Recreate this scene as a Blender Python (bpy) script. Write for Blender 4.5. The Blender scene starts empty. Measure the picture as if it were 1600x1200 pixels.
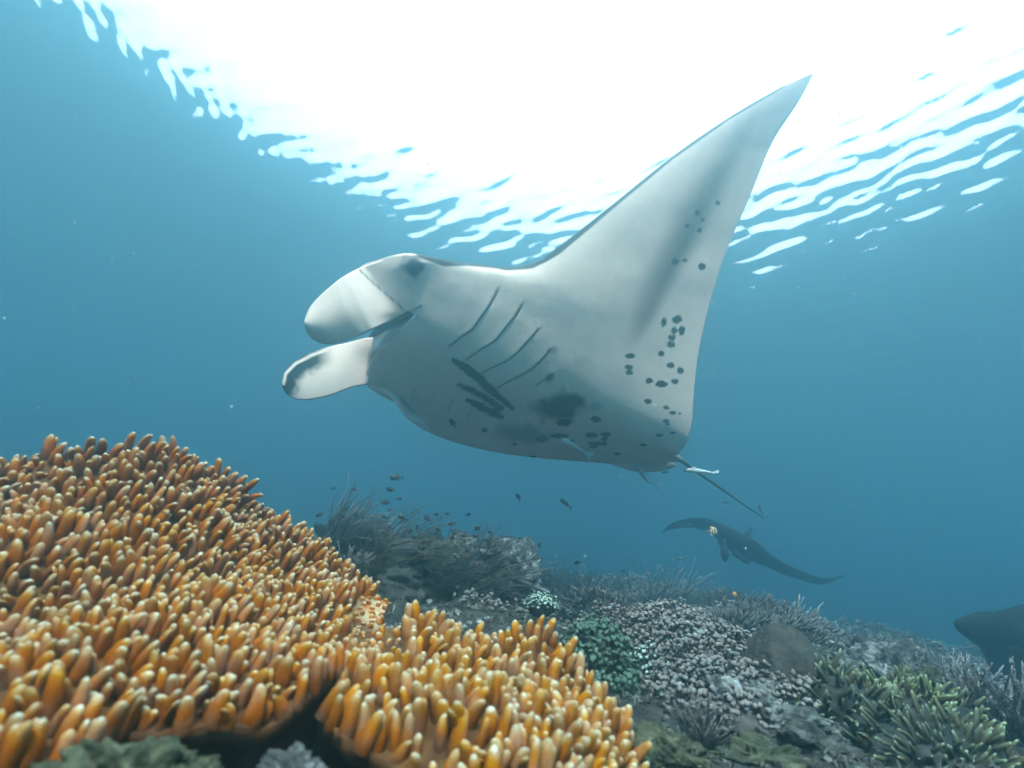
import bpy, math, random
import numpy as np
from mathutils import Vector, Matrix
R = math.radians
S = bpy.context.scene
COL = S.collection
random.seed(7)
rng = np.random.default_rng(11)

# ---------------------------------------------------------------- camera
cam = bpy.data.objects.new('camera', bpy.data.cameras.new('camera'))
COL.objects.link(cam)
S.camera = cam
cam.data.lens = 18
cam.data.sensor_width = 36
cam.data.clip_start = .02
cam.data.clip_end = 500
cam.data.dof.use_dof = True
cam.data.dof.focus_distance = 2.4
cam.data.dof.aperture_fstop = 2.8
M = Matrix.Rotation(R(115), 4, 'X') @ Matrix.Rotation(R(7), 4, 'Z')
cam.matrix_world = M
MA = np.array(M)[:3, :3]

# ---------------------------------------------------------------- sky, sun, exposure
SUN_EL, SUN_AZ = 50, 188
W = bpy.data.worlds.new('World')
S.world = W
W.use_nodes = True
wn = W.node_tree
bg = wn.nodes['Background']
bg.inputs[1].default_value = .10
sky = wn.nodes.new('ShaderNodeTexSky')
sky.sky_type = 'NISHITA'
sky.sun_disc = False
sky.sun_elevation = R(SUN_EL)
sky.sun_rotation = R(SUN_AZ)
sky.dust_density = 3
veil = wn.nodes.new('ShaderNodeMixRGB')          # thin even high cloud over the sky
veil.inputs[0].default_value = .8
veil.inputs[2].default_value = (8.5, 8.5, 8.5, 1)
wn.links.new(sky.outputs[0], veil.inputs[1])
wn.links.new(veil.outputs[0], bg.inputs[0])
sun = bpy.data.objects.new('sun', bpy.data.lights.new('sun', 'SUN'))
COL.objects.link(sun)
sun.data.energy = 3.2
sun.data.angle = R(3)
sun.data.color = (1, 0.9, 0.76)
sdir = Vector((math.sin(R(SUN_AZ)) * math.cos(R(SUN_EL)), math.cos(R(SUN_AZ)) * math.cos(R(SUN_EL)), math.sin(R(SUN_EL))))
sun.rotation_euler = sdir.to_track_quat('Z', 'Y').to_euler()
S.view_settings.view_transform = 'Standard'
S.view_settings.look = 'None'
S.view_settings.gamma = 1
S.view_settings.exposure = 2.58
cy = S.cycles
cy.max_bounces = 10
cy.volume_bounces = 6
cy.diffuse_bounces = 2
cy.glossy_bounces = 3
cy.transparent_max_bounces = 16
cy.caustics_reflective = False
cy.use_denoising = True
cy.denoiser = 'OPENIMAGEDENOISE'

# ---------------------------------------------------------------- helpers
def at(px, py, z):
    """point seen at pixel (px, py) of the 1600x1200 photograph, z metres in front of the camera"""
    px, py, z = np.broadcast_arrays(np.asarray(px, float), np.asarray(py, float), np.asarray(z, float))
    l = np.stack([(px - 800) / 800 * z, (600 - py) / 800 * z, -z], -1)
    return l @ MA.T

def project(P):
    l = P @ MA
    return 800 + 800 * l[..., 0] / -l[..., 2], 600 - 800 * l[..., 1] / -l[..., 2]

def hash3(i, j, k, seed):
    n = (i * 374761393 + j * 668265263 + k * 1274126177 + seed * 144665) & 0x7fffffff
    n = ((n ^ (n >> 13)) * 1103515245) & 0x7fffffff
    n = ((n ^ (n >> 16)) * 668265263) & 0x7fffffff
    return (n & 0xffff) / 32767.5 - 1

def vnoise(P, seed=0):
    P = np.asarray(P, float)
    I = np.floor(P).astype(np.int64)
    f = P - I
    f = f * f * f * (f * (f * 6 - 15) + 10)
    o = 0
    for a in (0, 1):
        for b in (0, 1):
            for c in (0, 1):
                w = (f[..., 0] if a else 1 - f[..., 0]) * (f[..., 1] if b else 1 - f[..., 1]) * (f[..., 2] if c else 1 - f[..., 2])
                o = o + w * hash3(I[..., 0] + a, I[..., 1] + b, I[..., 2] + c, seed)
    return o

def fbm(P, octaves=4, seed=0, gain=.5):
    P = np.asarray(P, float)
    o = 0; a = 1
    for i in range(octaves):
        o = o + a * vnoise(P * 2 ** i + 17.3 * i, seed + i)
        a *= gain
    return o

def make_mesh(name, V, F, mat=None, attrs=None, smooth=True):
    V = np.asarray(V, np.float32).reshape(-1, 3)
    me = bpy.data.meshes.new(name)
    if isinstance(F, np.ndarray):
        n = F.shape[1]
        sizes = np.full(len(F), n, np.int32)
        flat = F.astype(np.int32).ravel()
    else:
        sizes = np.concatenate([np.full(len(f), np.asarray(f).shape[1], np.int32) for f in F if len(f)])
        flat = np.concatenate([np.asarray(f, np.int32).ravel() for f in F if len(f)])
    me.vertices.add(len(V)); me.vertices.foreach_set('co', V.ravel())
    me.loops.add(len(flat)); me.loops.foreach_set('vertex_index', flat)
    me.polygons.add(len(sizes))
    st = np.concatenate([[0], np.cumsum(sizes)[:-1]]).astype(np.int32)
    me.polygons.foreach_set('loop_start', st)
    me.polygons.foreach_set('use_smooth', np.full(len(sizes), smooth))
    me.update(calc_edges=True)
    me.validate()
    if attrs:
        for k, v in attrs.items():
            a = me.attributes.new(k, 'FLOAT', 'POINT')
            a.data.foreach_set('value', np.asarray(v, np.float32))
    if mat: me.materials.append(mat)
    return me

def obj(name, me, parent=None, loc=None):
    o = bpy.data.objects.new(name, me)
    COL.objects.link(o)
    if loc is not None: o.location = loc
    if parent: o.parent = parent
    return o

def tag(o, label=None, cat=None, group=None, kind=None):
    if label: o['label'] = label
    if cat: o['category'] = cat
    if group: o['group'] = group
    if kind: o['kind'] = kind
    return o

def root(name, loc, label, cat, group=None):
    o = bpy.data.objects.new(name, None)
    o.empty_display_size = .1
    COL.objects.link(o)
    o.location = loc
    return tag(o, label, cat, group)

def gridF(n, m, flip=False, wrap=False):
    i = np.arange((n - 1) * m).reshape(n - 1, m)
    if wrap:
        a = i.ravel(); b = np.roll(i, -1, 1).ravel()
    else:
        a = i[:, :-1].ravel(); b = i[:, 1:].ravel()
    f = np.stack([a, b, b + m, a + m], 1)
    return f[:, ::-1].copy() if flip else f

class MB:
    """collects pieces and links them as one mesh"""
    def __init__(s): s.v = []; s.q = []; s.t = []; s.a = []; s.n = 0
    def add(s, V, Q=None, T=None, A=None):
        V = np.asarray(V, float).reshape(-1, 3)
        s.v.append(V)
        if Q is not None and len(Q): s.q.append(np.asarray(Q) + s.n)
        if T is not None and len(T): s.t.append(np.asarray(T) + s.n)
        s.a.append(np.zeros(len(V)) if A is None else np.broadcast_to(np.asarray(A, float), (len(V),)))
        s.n += len(V)
    def mesh(s, name, mat, off=None, attr='tip', smooth=True):
        V = np.concatenate(s.v)
        if off is not None: V = V - np.asarray(off)
        F = []
        if s.q: F.append(np.concatenate(s.q))
        if s.t: F.append(np.concatenate(s.t))
        return make_mesh(name, V, F, mat, {attr: np.concatenate(s.a)}, smooth)

def unit(v):
    v = np.asarray(v, float)
    return v / np.maximum(np.linalg.norm(v, axis=-1, keepdims=True), 1e-9)

def frame(d):
    d = unit(d)
    a = np.array([1., 0, 0]) if abs(d[0]) < .8 else np.array([0, 1., 0])
    x = unit(np.cross(a, d)); y = np.cross(d, x)
    return x, y, d

def tube(mb, P, r, sides=4, A=None, cap=True):
    P = np.asarray(P, float); n = len(P)
    r = np.broadcast_to(np.asarray(r, float), (n,))
    T = np.gradient(P, axis=0)
    x, y, _ = frame(T[0])
    ang = np.arange(sides) * 2 * math.pi / sides
    V = []
    for i in range(n):
        d = unit(T[i]); x = unit(x - d * np.dot(x, d)); y = np.cross(d, x)
        V.append(P[i] + r[i] * (np.cos(ang)[:, None] * x + np.sin(ang)[:, None] * y))
    V = np.concatenate(V)
    a = np.repeat(np.linspace(0, 1, n) if A is None else np.broadcast_to(A, (n,)), sides)
    T3 = None
    if cap:
        V = np.concatenate([V, P[-1:] + unit(T[-1]) * r[-1] * .6]); a = np.append(a, a[-1])
        b = (n - 1) * sides
        T3 = [(b + k, b + (k + 1) % sides, n * sides) for k in range(sides)]
    mb.add(V, gridF(n, sides, wrap=True), T3, a)

def cr(P, n):
    """Catmull-Rom resample of control points along axis 0 to n samples"""
    P = np.asarray(P, float)
    m = len(P)
    t = np.linspace(0, m - 1, n)
    i = np.minimum(np.floor(t).astype(int), m - 2); f = t - i
    sh = (-1,) + (1,) * (P.ndim - 1)
    f = f.reshape(sh)
    p0 = P[np.maximum(i - 1, 0)]; p1 = P[i]; p2 = P[i + 1]; p3 = P[np.minimum(i + 2, m - 1)]
    return .5 * (2 * p1 + (p2 - p0) * f + (2 * p0 - 5 * p1 + 4 * p2 - p3) * f ** 2 + (3 * p1 - p0 - 3 * p2 + p3) * f ** 3)

def arclen(P, n, w=None):
    """resample polyline evenly along its length"""
    d = np.concatenate([[0], np.cumsum(np.linalg.norm(np.diff(P, axis=0), axis=1))])
    t = np.linspace(0, d[-1], n)
    return np.stack([np.interp(t, d, P[:, k]) for k in range(P.shape[1])], 1)

def normals_of(G):
    du = np.gradient(G, axis=0); dv = np.gradient(G, axis=1)
    return unit(np.cross(du, dv))

ICO = {}
def ico(sub):
    if sub in ICO: return ICO[sub]
    t = (1 + 5 ** .5) / 2
    V = [(-1, t, 0), (1, t, 0), (-1, -t, 0), (1, -t, 0), (0, -1, t), (0, 1, t), (0, -1, -t), (0, 1, -t), (t, 0, -1), (t, 0, 1), (-t, 0, -1), (-t, 0, 1)]
    F = [(0, 11, 5), (0, 5, 1), (0, 1, 7), (0, 7, 10), (0, 10, 11), (1, 5, 9), (5, 11, 4), (11, 10, 2), (10, 7, 6), (7, 1, 8), (3, 9, 4), (3, 4, 2), (3, 2, 6), (3, 6, 8), (3, 8, 9), (4, 9, 5), (2, 4, 11), (6, 2, 10), (8, 6, 7), (9, 8, 1)]
    V = [unit(v) for v in V]
    for _ in range(sub):
        mid = {}; G = []
        def m(a, b):
            k = (min(a, b), max(a, b))
            if k not in mid:
                V.append(unit(V[a] + V[b])); mid[k] = len(V) - 1
            return mid[k]
        for a, b, c in F:
            x, y, z = m(a, b), m(b, c), m(c, a)
            G += [(a, x, z), (b, y, x), (c, z, y), (x, y, z)]
        F = G
    ICO[sub] = (np.array(V), np.array(F))
    return ICO[sub]

# ---------------------------------------------------------------- materials
def mat_new(name):
    m = bpy.data.materials.new(name); m.use_nodes = True
    nt = m.node_tree
    return m, nt, nt.nodes['Principled BSDF'], nt.links

def mat_noise(name, stops, scale=8, detail=6, rough=.85, bump=.3, bscale=40, bdist=.01, spec=.25, coords='Object', dist=0):
    """stops: [(pos, colour), ...] over a noise field, fine relief from a second one"""
    m, nt, b, L = mat_new(name)
    tc = nt.nodes.new('ShaderNodeTexCoord')
    n = nt.nodes.new('ShaderNodeTexNoise'); n.inputs['Scale'].default_value = scale; n.inputs['Detail'].default_value = detail; n.inputs['Roughness'].default_value = .62
    n.inputs['Distortion'].default_value = dist
    L.new(tc.outputs[coords], n.inputs['Vector'])
    r = nt.nodes.new('ShaderNodeValToRGB')
    while len(r.color_ramp.elements) < len(stops): r.color_ramp.elements.new(.5)
    for e, (p, c) in zip(r.color_ramp.elements, stops):
        e.position = p; e.color = (*c, 1)
    L.new(n.outputs[0], r.inputs[0]); L.new(r.outputs[0], b.inputs['Base Color'])
    b.inputs['Roughness'].default_value = rough
    b.inputs['Specular IOR Level'].default_value = spec
    if bump:
        n2 = nt.nodes.new('ShaderNodeTexNoise'); n2.inputs['Scale'].default_value = bscale; n2.inputs['Detail'].default_value = 5
        L.new(tc.outputs[coords], n2.inputs['Vector'])
        bp = nt.nodes.new('ShaderNodeBump'); bp.inputs['Strength'].default_value = bump; bp.inputs['Distance'].default_value = bdist
        L.new(n2.outputs[0], bp.inputs['Height']); L.new(bp.outputs[0], b.inputs['Normal'])
    return m

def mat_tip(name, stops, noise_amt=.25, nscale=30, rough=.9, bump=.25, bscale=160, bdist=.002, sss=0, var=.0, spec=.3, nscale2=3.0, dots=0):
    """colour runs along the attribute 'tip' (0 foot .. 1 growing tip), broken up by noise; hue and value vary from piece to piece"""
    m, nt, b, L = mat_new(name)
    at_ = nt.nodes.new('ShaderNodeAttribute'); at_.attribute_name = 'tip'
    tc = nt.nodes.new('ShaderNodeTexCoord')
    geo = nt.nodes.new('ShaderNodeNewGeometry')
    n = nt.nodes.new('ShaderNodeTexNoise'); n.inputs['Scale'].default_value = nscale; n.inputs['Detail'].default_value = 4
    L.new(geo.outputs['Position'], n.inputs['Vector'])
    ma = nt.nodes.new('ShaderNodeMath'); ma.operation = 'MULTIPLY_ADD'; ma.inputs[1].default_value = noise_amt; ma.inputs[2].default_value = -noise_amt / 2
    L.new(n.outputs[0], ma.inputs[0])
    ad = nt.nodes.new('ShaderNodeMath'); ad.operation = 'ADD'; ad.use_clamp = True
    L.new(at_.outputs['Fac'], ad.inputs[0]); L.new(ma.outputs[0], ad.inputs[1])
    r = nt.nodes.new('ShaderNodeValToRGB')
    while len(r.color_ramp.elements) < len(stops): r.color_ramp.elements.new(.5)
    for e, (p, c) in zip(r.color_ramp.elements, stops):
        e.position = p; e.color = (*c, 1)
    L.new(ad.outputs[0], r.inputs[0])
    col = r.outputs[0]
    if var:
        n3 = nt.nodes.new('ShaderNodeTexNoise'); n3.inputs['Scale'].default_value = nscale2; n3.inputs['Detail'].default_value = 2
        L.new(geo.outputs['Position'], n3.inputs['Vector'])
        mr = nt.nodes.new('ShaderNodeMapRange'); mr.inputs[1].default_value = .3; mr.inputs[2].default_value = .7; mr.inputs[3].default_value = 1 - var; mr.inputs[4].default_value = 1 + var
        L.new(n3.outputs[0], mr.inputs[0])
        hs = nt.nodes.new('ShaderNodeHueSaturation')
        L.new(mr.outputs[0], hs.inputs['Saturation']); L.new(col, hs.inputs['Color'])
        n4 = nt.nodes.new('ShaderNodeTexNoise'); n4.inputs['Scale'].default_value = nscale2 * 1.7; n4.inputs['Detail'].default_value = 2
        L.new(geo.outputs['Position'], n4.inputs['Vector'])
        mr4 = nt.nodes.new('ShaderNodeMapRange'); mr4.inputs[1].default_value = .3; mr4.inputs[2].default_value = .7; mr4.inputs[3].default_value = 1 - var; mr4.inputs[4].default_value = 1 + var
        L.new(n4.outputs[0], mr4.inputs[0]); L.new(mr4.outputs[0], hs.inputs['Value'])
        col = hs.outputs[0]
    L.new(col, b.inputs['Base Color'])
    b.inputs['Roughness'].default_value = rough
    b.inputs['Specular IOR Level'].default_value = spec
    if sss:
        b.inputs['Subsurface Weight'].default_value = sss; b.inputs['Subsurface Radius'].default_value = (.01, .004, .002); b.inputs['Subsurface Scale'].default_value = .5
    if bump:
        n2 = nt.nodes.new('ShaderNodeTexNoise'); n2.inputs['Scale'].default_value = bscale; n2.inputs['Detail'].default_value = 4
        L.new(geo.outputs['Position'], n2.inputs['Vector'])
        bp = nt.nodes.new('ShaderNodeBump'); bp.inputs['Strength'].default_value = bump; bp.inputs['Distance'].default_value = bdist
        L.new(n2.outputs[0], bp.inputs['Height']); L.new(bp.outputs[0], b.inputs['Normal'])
        if dots:                                               # polyp pores
            vo = nt.nodes.new('ShaderNodeTexVoronoi'); vo.inputs['Scale'].default_value = dots
            L.new(geo.outputs['Position'], vo.inputs['Vector'])
            b2 = nt.nodes.new('ShaderNodeBump'); b2.inputs['Strength'].default_value = .5; b2.inputs['Distance'].default_value = .0012
            L.new(vo.outputs['Distance'], b2.inputs['Height']); L.new(bp.outputs[0], b2.inputs['Normal']); L.new(b2.outputs[0], b.inputs['Normal'])
    return m

# ---------------------------------------------------------------- water: surface and body
SURF = 4.6
mw, nt, b, L = mat_new('water_surface')
nt.nodes.remove(b)
mx = nt.nodes.new('ShaderNodeMixShader')
fr = nt.nodes.new('ShaderNodeFresnel'); fr.inputs[0].default_value = 1.333
tr = nt.nodes.new('ShaderNodeBsdfTransparent')
gl = nt.nodes.new('ShaderNodeBsdfGlossy'); gl.inputs['Roughness'].default_value = 0
L.new(fr.outputs[0], mx.inputs[0]); L.new(tr.outputs[0], mx.inputs[1]); L.new(gl.outputs[0], mx.inputs[2])
L.new(mx.outputs[0], nt.nodes['Material Output'].inputs[0])

def graded(a, b, lo, hi, s, g):
    core = np.arange(a, b, s); l = [a]; st = s
    while l[-1] > lo: st *= g; l.append(l[-1] - st)
    r = [core[-1]]; st = s
    while r[-1] < hi: st *= g; r.append(r[-1] + st)
    return np.concatenate([l[:0:-1], core, r[1:]])

sx, sy = np.meshgrid(graded(-7.5, 9.5, -58, 58, .040, 1.2), graded(-.5, 11.5, -38, 68, .040, 1.2))
def onplane(px, py):
    d = at(px, py, 1.0); return d[:2] * SURF / d[2]
cd = unit(onplane(1560, 185) - onplane(1200, 330))           # crests run this way
base = math.atan2(cd[0], -cd[1])
wr = np.random.default_rng(3)
sz = np.zeros_like(sx)
for i in range(80):
    wl = .085 * (.46 / .085) ** wr.random(); th = base + wr.normal() * .30; k = 2 * math.pi / wl
    sz += .0021 * wl * np.sin(k * (sx * math.cos(th) + sy * math.sin(th)) + wr.random() * 6.283)
tag(obj('water_surface', make_mesh('water_surface', np.stack([sx, sy, sz + SURF], -1), gridF(*sx.shape), mw)), kind='structure')

mv, nt, b, L = mat_new('haze')
nt.nodes.remove(b)
pv = nt.nodes.new('ShaderNodeVolumePrincipled')
pv.inputs['Color'].default_value = (0.03, 0.325, 0.46, 1)
pv.inputs['Density'].default_value = 0.12
pv.inputs['Anisotropy'].default_value = 0.65
ab = nt.nodes.new('ShaderNodeVolumeAbsorption')
ab.inputs[0].default_value = (0, .8, 1, 1); ab.inputs[1].default_value = 0.03
pw = nt.nodes.new('ShaderNodeVolumePrincipled')              # suspended matter: scatters almost straight on
pw.inputs['Color'].default_value = (0.62, 0.885, 0.95, 1)
pw.inputs['Density'].default_value = 0.085
pw.inputs['Anisotropy'].default_value = 0.93
a2 = nt.nodes.new('ShaderNodeAddShader')
L.new(pv.outputs[0], a2.inputs[0]); L.new(pw.outputs[0], a2.inputs[1])
ad = nt.nodes.new('ShaderNodeAddShader')
L.new(a2.outputs[0], ad.inputs[0]); L.new(ab.outputs[0], ad.inputs[1]); L.new(ad.outputs[0], nt.nodes['Material Output'].inputs[1])
hv = [(x, y, z) for x in (-60, 60) for y in (-40, 70) for z in (-8, SURF + .3)]
tag(obj('haze', make_mesh('haze', hv, np.array([(0, 1, 3, 2), (4, 6, 7, 5), (0, 4, 5, 1), (2, 3, 7, 6), (0, 2, 6, 4), (1, 5, 7, 3)]), mv, smooth=False)), kind='stuff')

# ---------------------------------------------------------------- seabed
def height(x, y):
    x = np.asarray(x, float); y = np.asarray(y, float)
    z = -.3 + .13 * 16 * np.tanh(y / 16) - .05 * 25 * np.tanh(x / 25)
    P = np.stack([x, y, 0 * x], -1)
    d = np.clip((np.hypot(x, y) - .6) / 2.5, 0, 1)
    z = z - .05 * np.clip(x - 1.2, 0, 3) * np.clip((8 - y) / 4, 0, 1)
    z = z + .16 * d * fbm(P * .55, 2, 5) + (.03 + .05 * d) * fbm(P * 2.2, 3, 9)
    f = fbm(P * 7, 3, 21)
    z = z + .022 * np.abs(f) * (1 + d)
    # hollow under the near corals
    z = z - .16 * np.exp(-(((x + .25) / .5) ** 2 + ((y - .85) / .42) ** 2))
    return z

def hit(px, py):
    """where the sight line through a pixel meets the seabed"""
    t = np.arange(.45, 22, .01)
    P = at(px, py, t)
    s = P[:, 2] - height(P[:, 0], P[:, 1])
    k = np.argmax(s < 0) if (s < 0).any() else np.argmin(s)
    return P[k], t[k]

def ground(px, z, off=0.0):
    """seabed point straight below/above the pixel column px at depth z"""
    P = at(np.full(900, px), np.linspace(500, 1500, 900), z)
    k = np.argmin(np.abs(P[:, 2] - height(P[:, 0], P[:, 1]) - off))
    return P[k]

gx, gy = np.meshgrid(graded(-3, 5, -57, 57, .03, 1.05), graded(.3, 9, -37, 66, .03, 1.05))
gz = height(gx, gy)
m_sea = mat_noise('reef_floor', [(.28, (.006, .006, .007)), (.46, (.028, .026, .024)), (.6, (.05, .045, .042)), (.75, (.12, .11, .11))], 14, 9, .9, 1, 70, .02)
tag(obj('seabed', make_mesh('seabed', np.stack([gx, gy, gz], -1), gridF(*gx.shape), m_sea)), kind='structure')

# ---------------------------------------------------------------- manta skin
def mat_manta(name, pale, dark):
    m, nt, b, L = mat_new(name)
    a = nt.nodes.new('ShaderNodeAttribute'); a.attribute_name = 'pigment'
    g = nt.nodes.new('ShaderNodeNewGeometry')
    n = nt.nodes.new('ShaderNodeTexNoise'); n.inputs['Scale'].default_value = 16; n.inputs['Detail'].default_value = 9; n.inputs['Roughness'].default_value = .78
    L.new(g.outputs['Position'], n.inputs['Vector'])
    r = nt.nodes.new('ShaderNodeValToRGB')
    r.color_ramp.elements[0].position = .3; r.color_ramp.elements[0].color = (*[c * .84 for c in pale], 1)
    r.color_ramp.elements[1].position = .7; r.color_ramp.elements[1].color = (*pale, 1)
    L.new(n.outputs[0], r.inputs[0])
    mx = nt.nodes.new('ShaderNodeMixRGB'); mx.inputs[2].default_value = (*dark, 1)
    L.new(a.outputs['Fac'], mx.inputs[0]); L.new(r.outputs[0], mx.inputs[1]); L.new(mx.outputs[0], b.inputs['Base Color'])
    b.inputs['Roughness'].default_value = .65; b.inputs['Specular IOR Level'].default_value = .12
    n2 = nt.nodes.new('ShaderNodeTexNoise'); n2.inputs['Scale'].default_value = 220; n2.inputs['Detail'].default_value = 3
    L.new(g.outputs['Position'], n2.inputs['Vector'])
    bp = nt.nodes.new('ShaderNodeBump'); bp.inputs['Strength'].default_value = .25; bp.inputs['Distance'].default_value = .003
    L.new(n2.outputs[0], bp.inputs['Height']); L.new(bp.outputs[0], b.inputs['Normal'])
    return m
m_manta = mat_manta('manta_skin', (.83, .61, .53), (.012, .024, .028))

# ---- the large manta: closed loft of stations from the near wing tip over the belly to the far wing tip
# each station: front edge (px, py, z), rear edge (px, py, z), belly bulge (dpx, dpy, dz), upper side bulge (dpx, dpy, dz)
ST = [
 ((1269, 115, 2.82), (1270, 117, 2.82), (0, 0, 0), (0, 0, 0)),
 ((1225, 134, 2.81), (1248, 158, 2.82), (0, 0, -.006), (0, 0, .012)),
 ((1140, 183, 2.78), (1207, 222, 2.82), (0, 0, -.015), (0, 0, .03)),
 ((1050, 245, 2.74), (1172, 306, 2.82), (0, 0, -.025), (0, 0, .05)),
 ((960, 317, 2.68), (1136, 390, 2.82), (0, 0, -.035), (0, 0, .07)),
 ((885, 376, 2.64), (1113, 460, 2.82), (0, 0, -.045), (0, 0, .09)),
 ((835, 410, 2.62), (1098, 520, 2.83), (0, 0, -.055), (0, 0, .11)),
 ((790, 417, 2.60), (1090, 562, 2.83), (0, 0, -.07), (0, 0, .14)),
 ((740, 412, 2.57), (1086, 595, 2.83), (0, 0, -.085), (0, 0, .17)),
 ((700, 406, 2.54), (1084, 620, 2.84), (0, 0, -.10), (0, 0, .20)),
 ((664, 399, 2.51), (1083, 640, 2.85), (0, 0, -.11), (0, 0, .22)),
 ((632, 396, 2.47), (1082, 655, 2.82), (0, 0, -.12), (0, 0, .24)),
 ((598, 404, 2.41), (1080, 668, 2.82), (0, 0, -.075), (0, 0, .25)),
 ((562, 420, 2.36), (1077, 680, 2.83), (0, 0, -.05), (0, -4, .26)),
 ((597, 453, 2.40), (1074, 690, 2.83), (0, 0, -.05), (0, -8, .27)),
 ((628, 480, 2.44), (1069, 698, 2.83), (0, 2, -.05), (0, -12, .28)),
 ((649, 492, 2.475), (1064, 704, 2.83), (0, 4, -.06), (0, -16, .28)),
 ((638, 503, 2.49), (1060, 709, 2.82), (0, 6, -.09), (0, -20, .28)),
 ((610, 530, 2.525), (1056, 713, 2.82), (0, 9, -.10), (0, -24, .28)),
 ((582, 560, 2.555), (1052, 717, 2.82), (0, 13, -.10), (0, -28, .28)),
 ((571, 597, 2.56), (1046, 722, 2.84), (0, 22, -.09), (0, -40, .26)),
 ((603, 612, 2.61), (1036, 728, 2.88), (0, 30, -.06), (0, -50, .24)),
 ((641, 652, 2.73), (1015, 732, 2.96), (0, 27, -.03), (0, -55, .20)),
 ((690, 655, 2.98), (1010, 725, 3.08), (0, 20, .0), (0, -60, .16)),
 ((740, 640, 3.28), (1005, 700, 3.30), (0, 14, .02), (0, -55, .12)),
 ((800, 600, 3.55), (1005, 655, 3.52), (0, 8, .02), (0, -40, .08)),
 ((870, 550, 3.85), (1010, 600, 3.80), (0, 4, .02), (0, -20, .05)),
 ((940, 500, 4.15), (1015, 535, 4.10), (0, 2, .01), (0, -10, .03)),
 ((1010, 450, 4.45), (1011, 451, 4.45), (0, 0, 0), (0, 0, 0)),
]
NS, NU, ND = 400, 320, 70
STA = np.array(ST, float)                                     # 29 x 4 x 3
Sx = cr(STA.reshape(len(ST), 12), 1200)
# even out the stations by how far the mid chord and front edge travel
step = np.linalg.norm(np.diff((Sx[:, 0:2] + Sx[:, 3:5]) * .5, axis=0), axis=1) + .6 * np.linalg.norm(np.diff(Sx[:, 0:2], axis=0), axis=1)
cum = np.concatenate([[0], np.cumsum(step)])
tt = np.linspace(0, cum[-1], NS)
Sx = np.stack([np.interp(tt, cum, Sx[:, k]) for k in range(12)], 1)
F_, T_, B_, D_ = Sx[:, 0:3], Sx[:, 3:6], Sx[:, 6:9], Sx[:, 9:12]
u = np.linspace(0, 1, NU) ** 1.0
prof = np.sin(np.pi * u ** .62) ** .85 * (1 - .75 * u ** 3)                        # fuller towards the head
ud = np.linspace(0, 1, ND)
prof_d = np.sin(np.pi * ud ** .6) ** .8
kseam = np.exp(-(((np.interp(tt, cum, np.linspace(0, len(ST) - 1, 1200))) - 14.2) / 1.9) ** 2)[:, None]     # flat join with the head lobe
profs = prof[None, :] * (1 - kseam) + (np.sin(np.pi * u ** .8) ** 1.7)[None, :] * kseam
belly = F_[:, None, :] * (1 - u)[None, :, None] + T_[:, None, :] * u[None, :, None] + B_[:, None, :] * profs[..., None]
back = F_[:, None, :] * (1 - ud)[None, :, None] + T_[:, None, :] * ud[None, :, None] + D_[:, None, :] * prof_d[None, :, None]

def gsmooth(A, sig):
    k = np.arange(-4 * sig, 4 * sig + 1); kr = np.exp(-.5 * (k / sig) ** 2); kr /= kr.sum()
    Ap = np.concatenate([np.repeat(A[:1], 4 * sig, 0), A, np.repeat(A[-1:], 4 * sig, 0)])
    return sum(kr[j] * Ap[j:j + len(A)] for j in range(len(k)))
stn = np.interp(tt, cum, np.linspace(0, len(ST) - 1, 1200))         # station index of every row
wst = np.clip((stn - 7) / 4, 0, 1) * np.clip((21 - stn) / 4, 0, 1)
wu = np.clip((u - .01) / .22, 0, 1); wu = wu * wu * (3 - 2 * wu) * np.clip((1 - u) / .1, 0, 1)
belly = belly + (gsmooth(belly, 20) - belly) * (wst[:, None] * wu[None, :])[..., None]
wz = (np.clip((stn - 4) / 5, 0, 1) * np.clip((24 - stn) / 4, 0, 1))[:, None]
head = np.clip((stn - 11) / 2.5, 0, 1) * np.clip((21.5 - stn) / 2, 0, 1)      # the front of the head may shift in depth, wing edges stay put
wz = wz * np.maximum(np.clip((u - .005) / .12, 0, 1)[None, :], head[:, None])
for _ in range(8):                                            # soft flesh: no creases in the depth of the belly
    zs = gsmooth(belly[..., 2], 14); zs = gsmooth(zs.T.copy(), 14).T
    belly[..., 2] += (zs - belly[..., 2]) * wz

back = back + (belly[:, 0] - F_)[:, None] * (1 - ud)[None, :, None] + (belly[:, -1] - T_)[:, None] * ud[None, :, None]   # the upper side keeps to the shifted edges
back[..., 2] += (.02 * np.sin(np.pi * ud))[None, :]

def seg_dist(X, Y, pts):
    """distance of every (X, Y) to a polyline, the signed side and the position along it"""
    pts = np.asarray(pts, float)
    best = np.full(X.shape, 1e9); side = np.zeros(X.shape); pos = np.zeros(X.shape)
    n = len(pts) - 1
    for i in range(n):
        a, b_ = pts[i, :2], pts[i + 1, :2]; d = b_ - a; l2 = (d ** 2).sum()
        t = np.clip(((X - a[0]) * d[0] + (Y - a[1]) * d[1]) / l2, 0, 1)
        ex = X - a[0] - t * d[0]; ey = Y - a[1] - t * d[1]
        r = np.hypot(ex, ey); k = r < best
        best = np.where(k, r, best); side = np.where(k, np.sign(d[0] * ey - d[1] * ex), side); pos = np.where(k, (i + t) / n, pos)
    return best, side, pos

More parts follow.
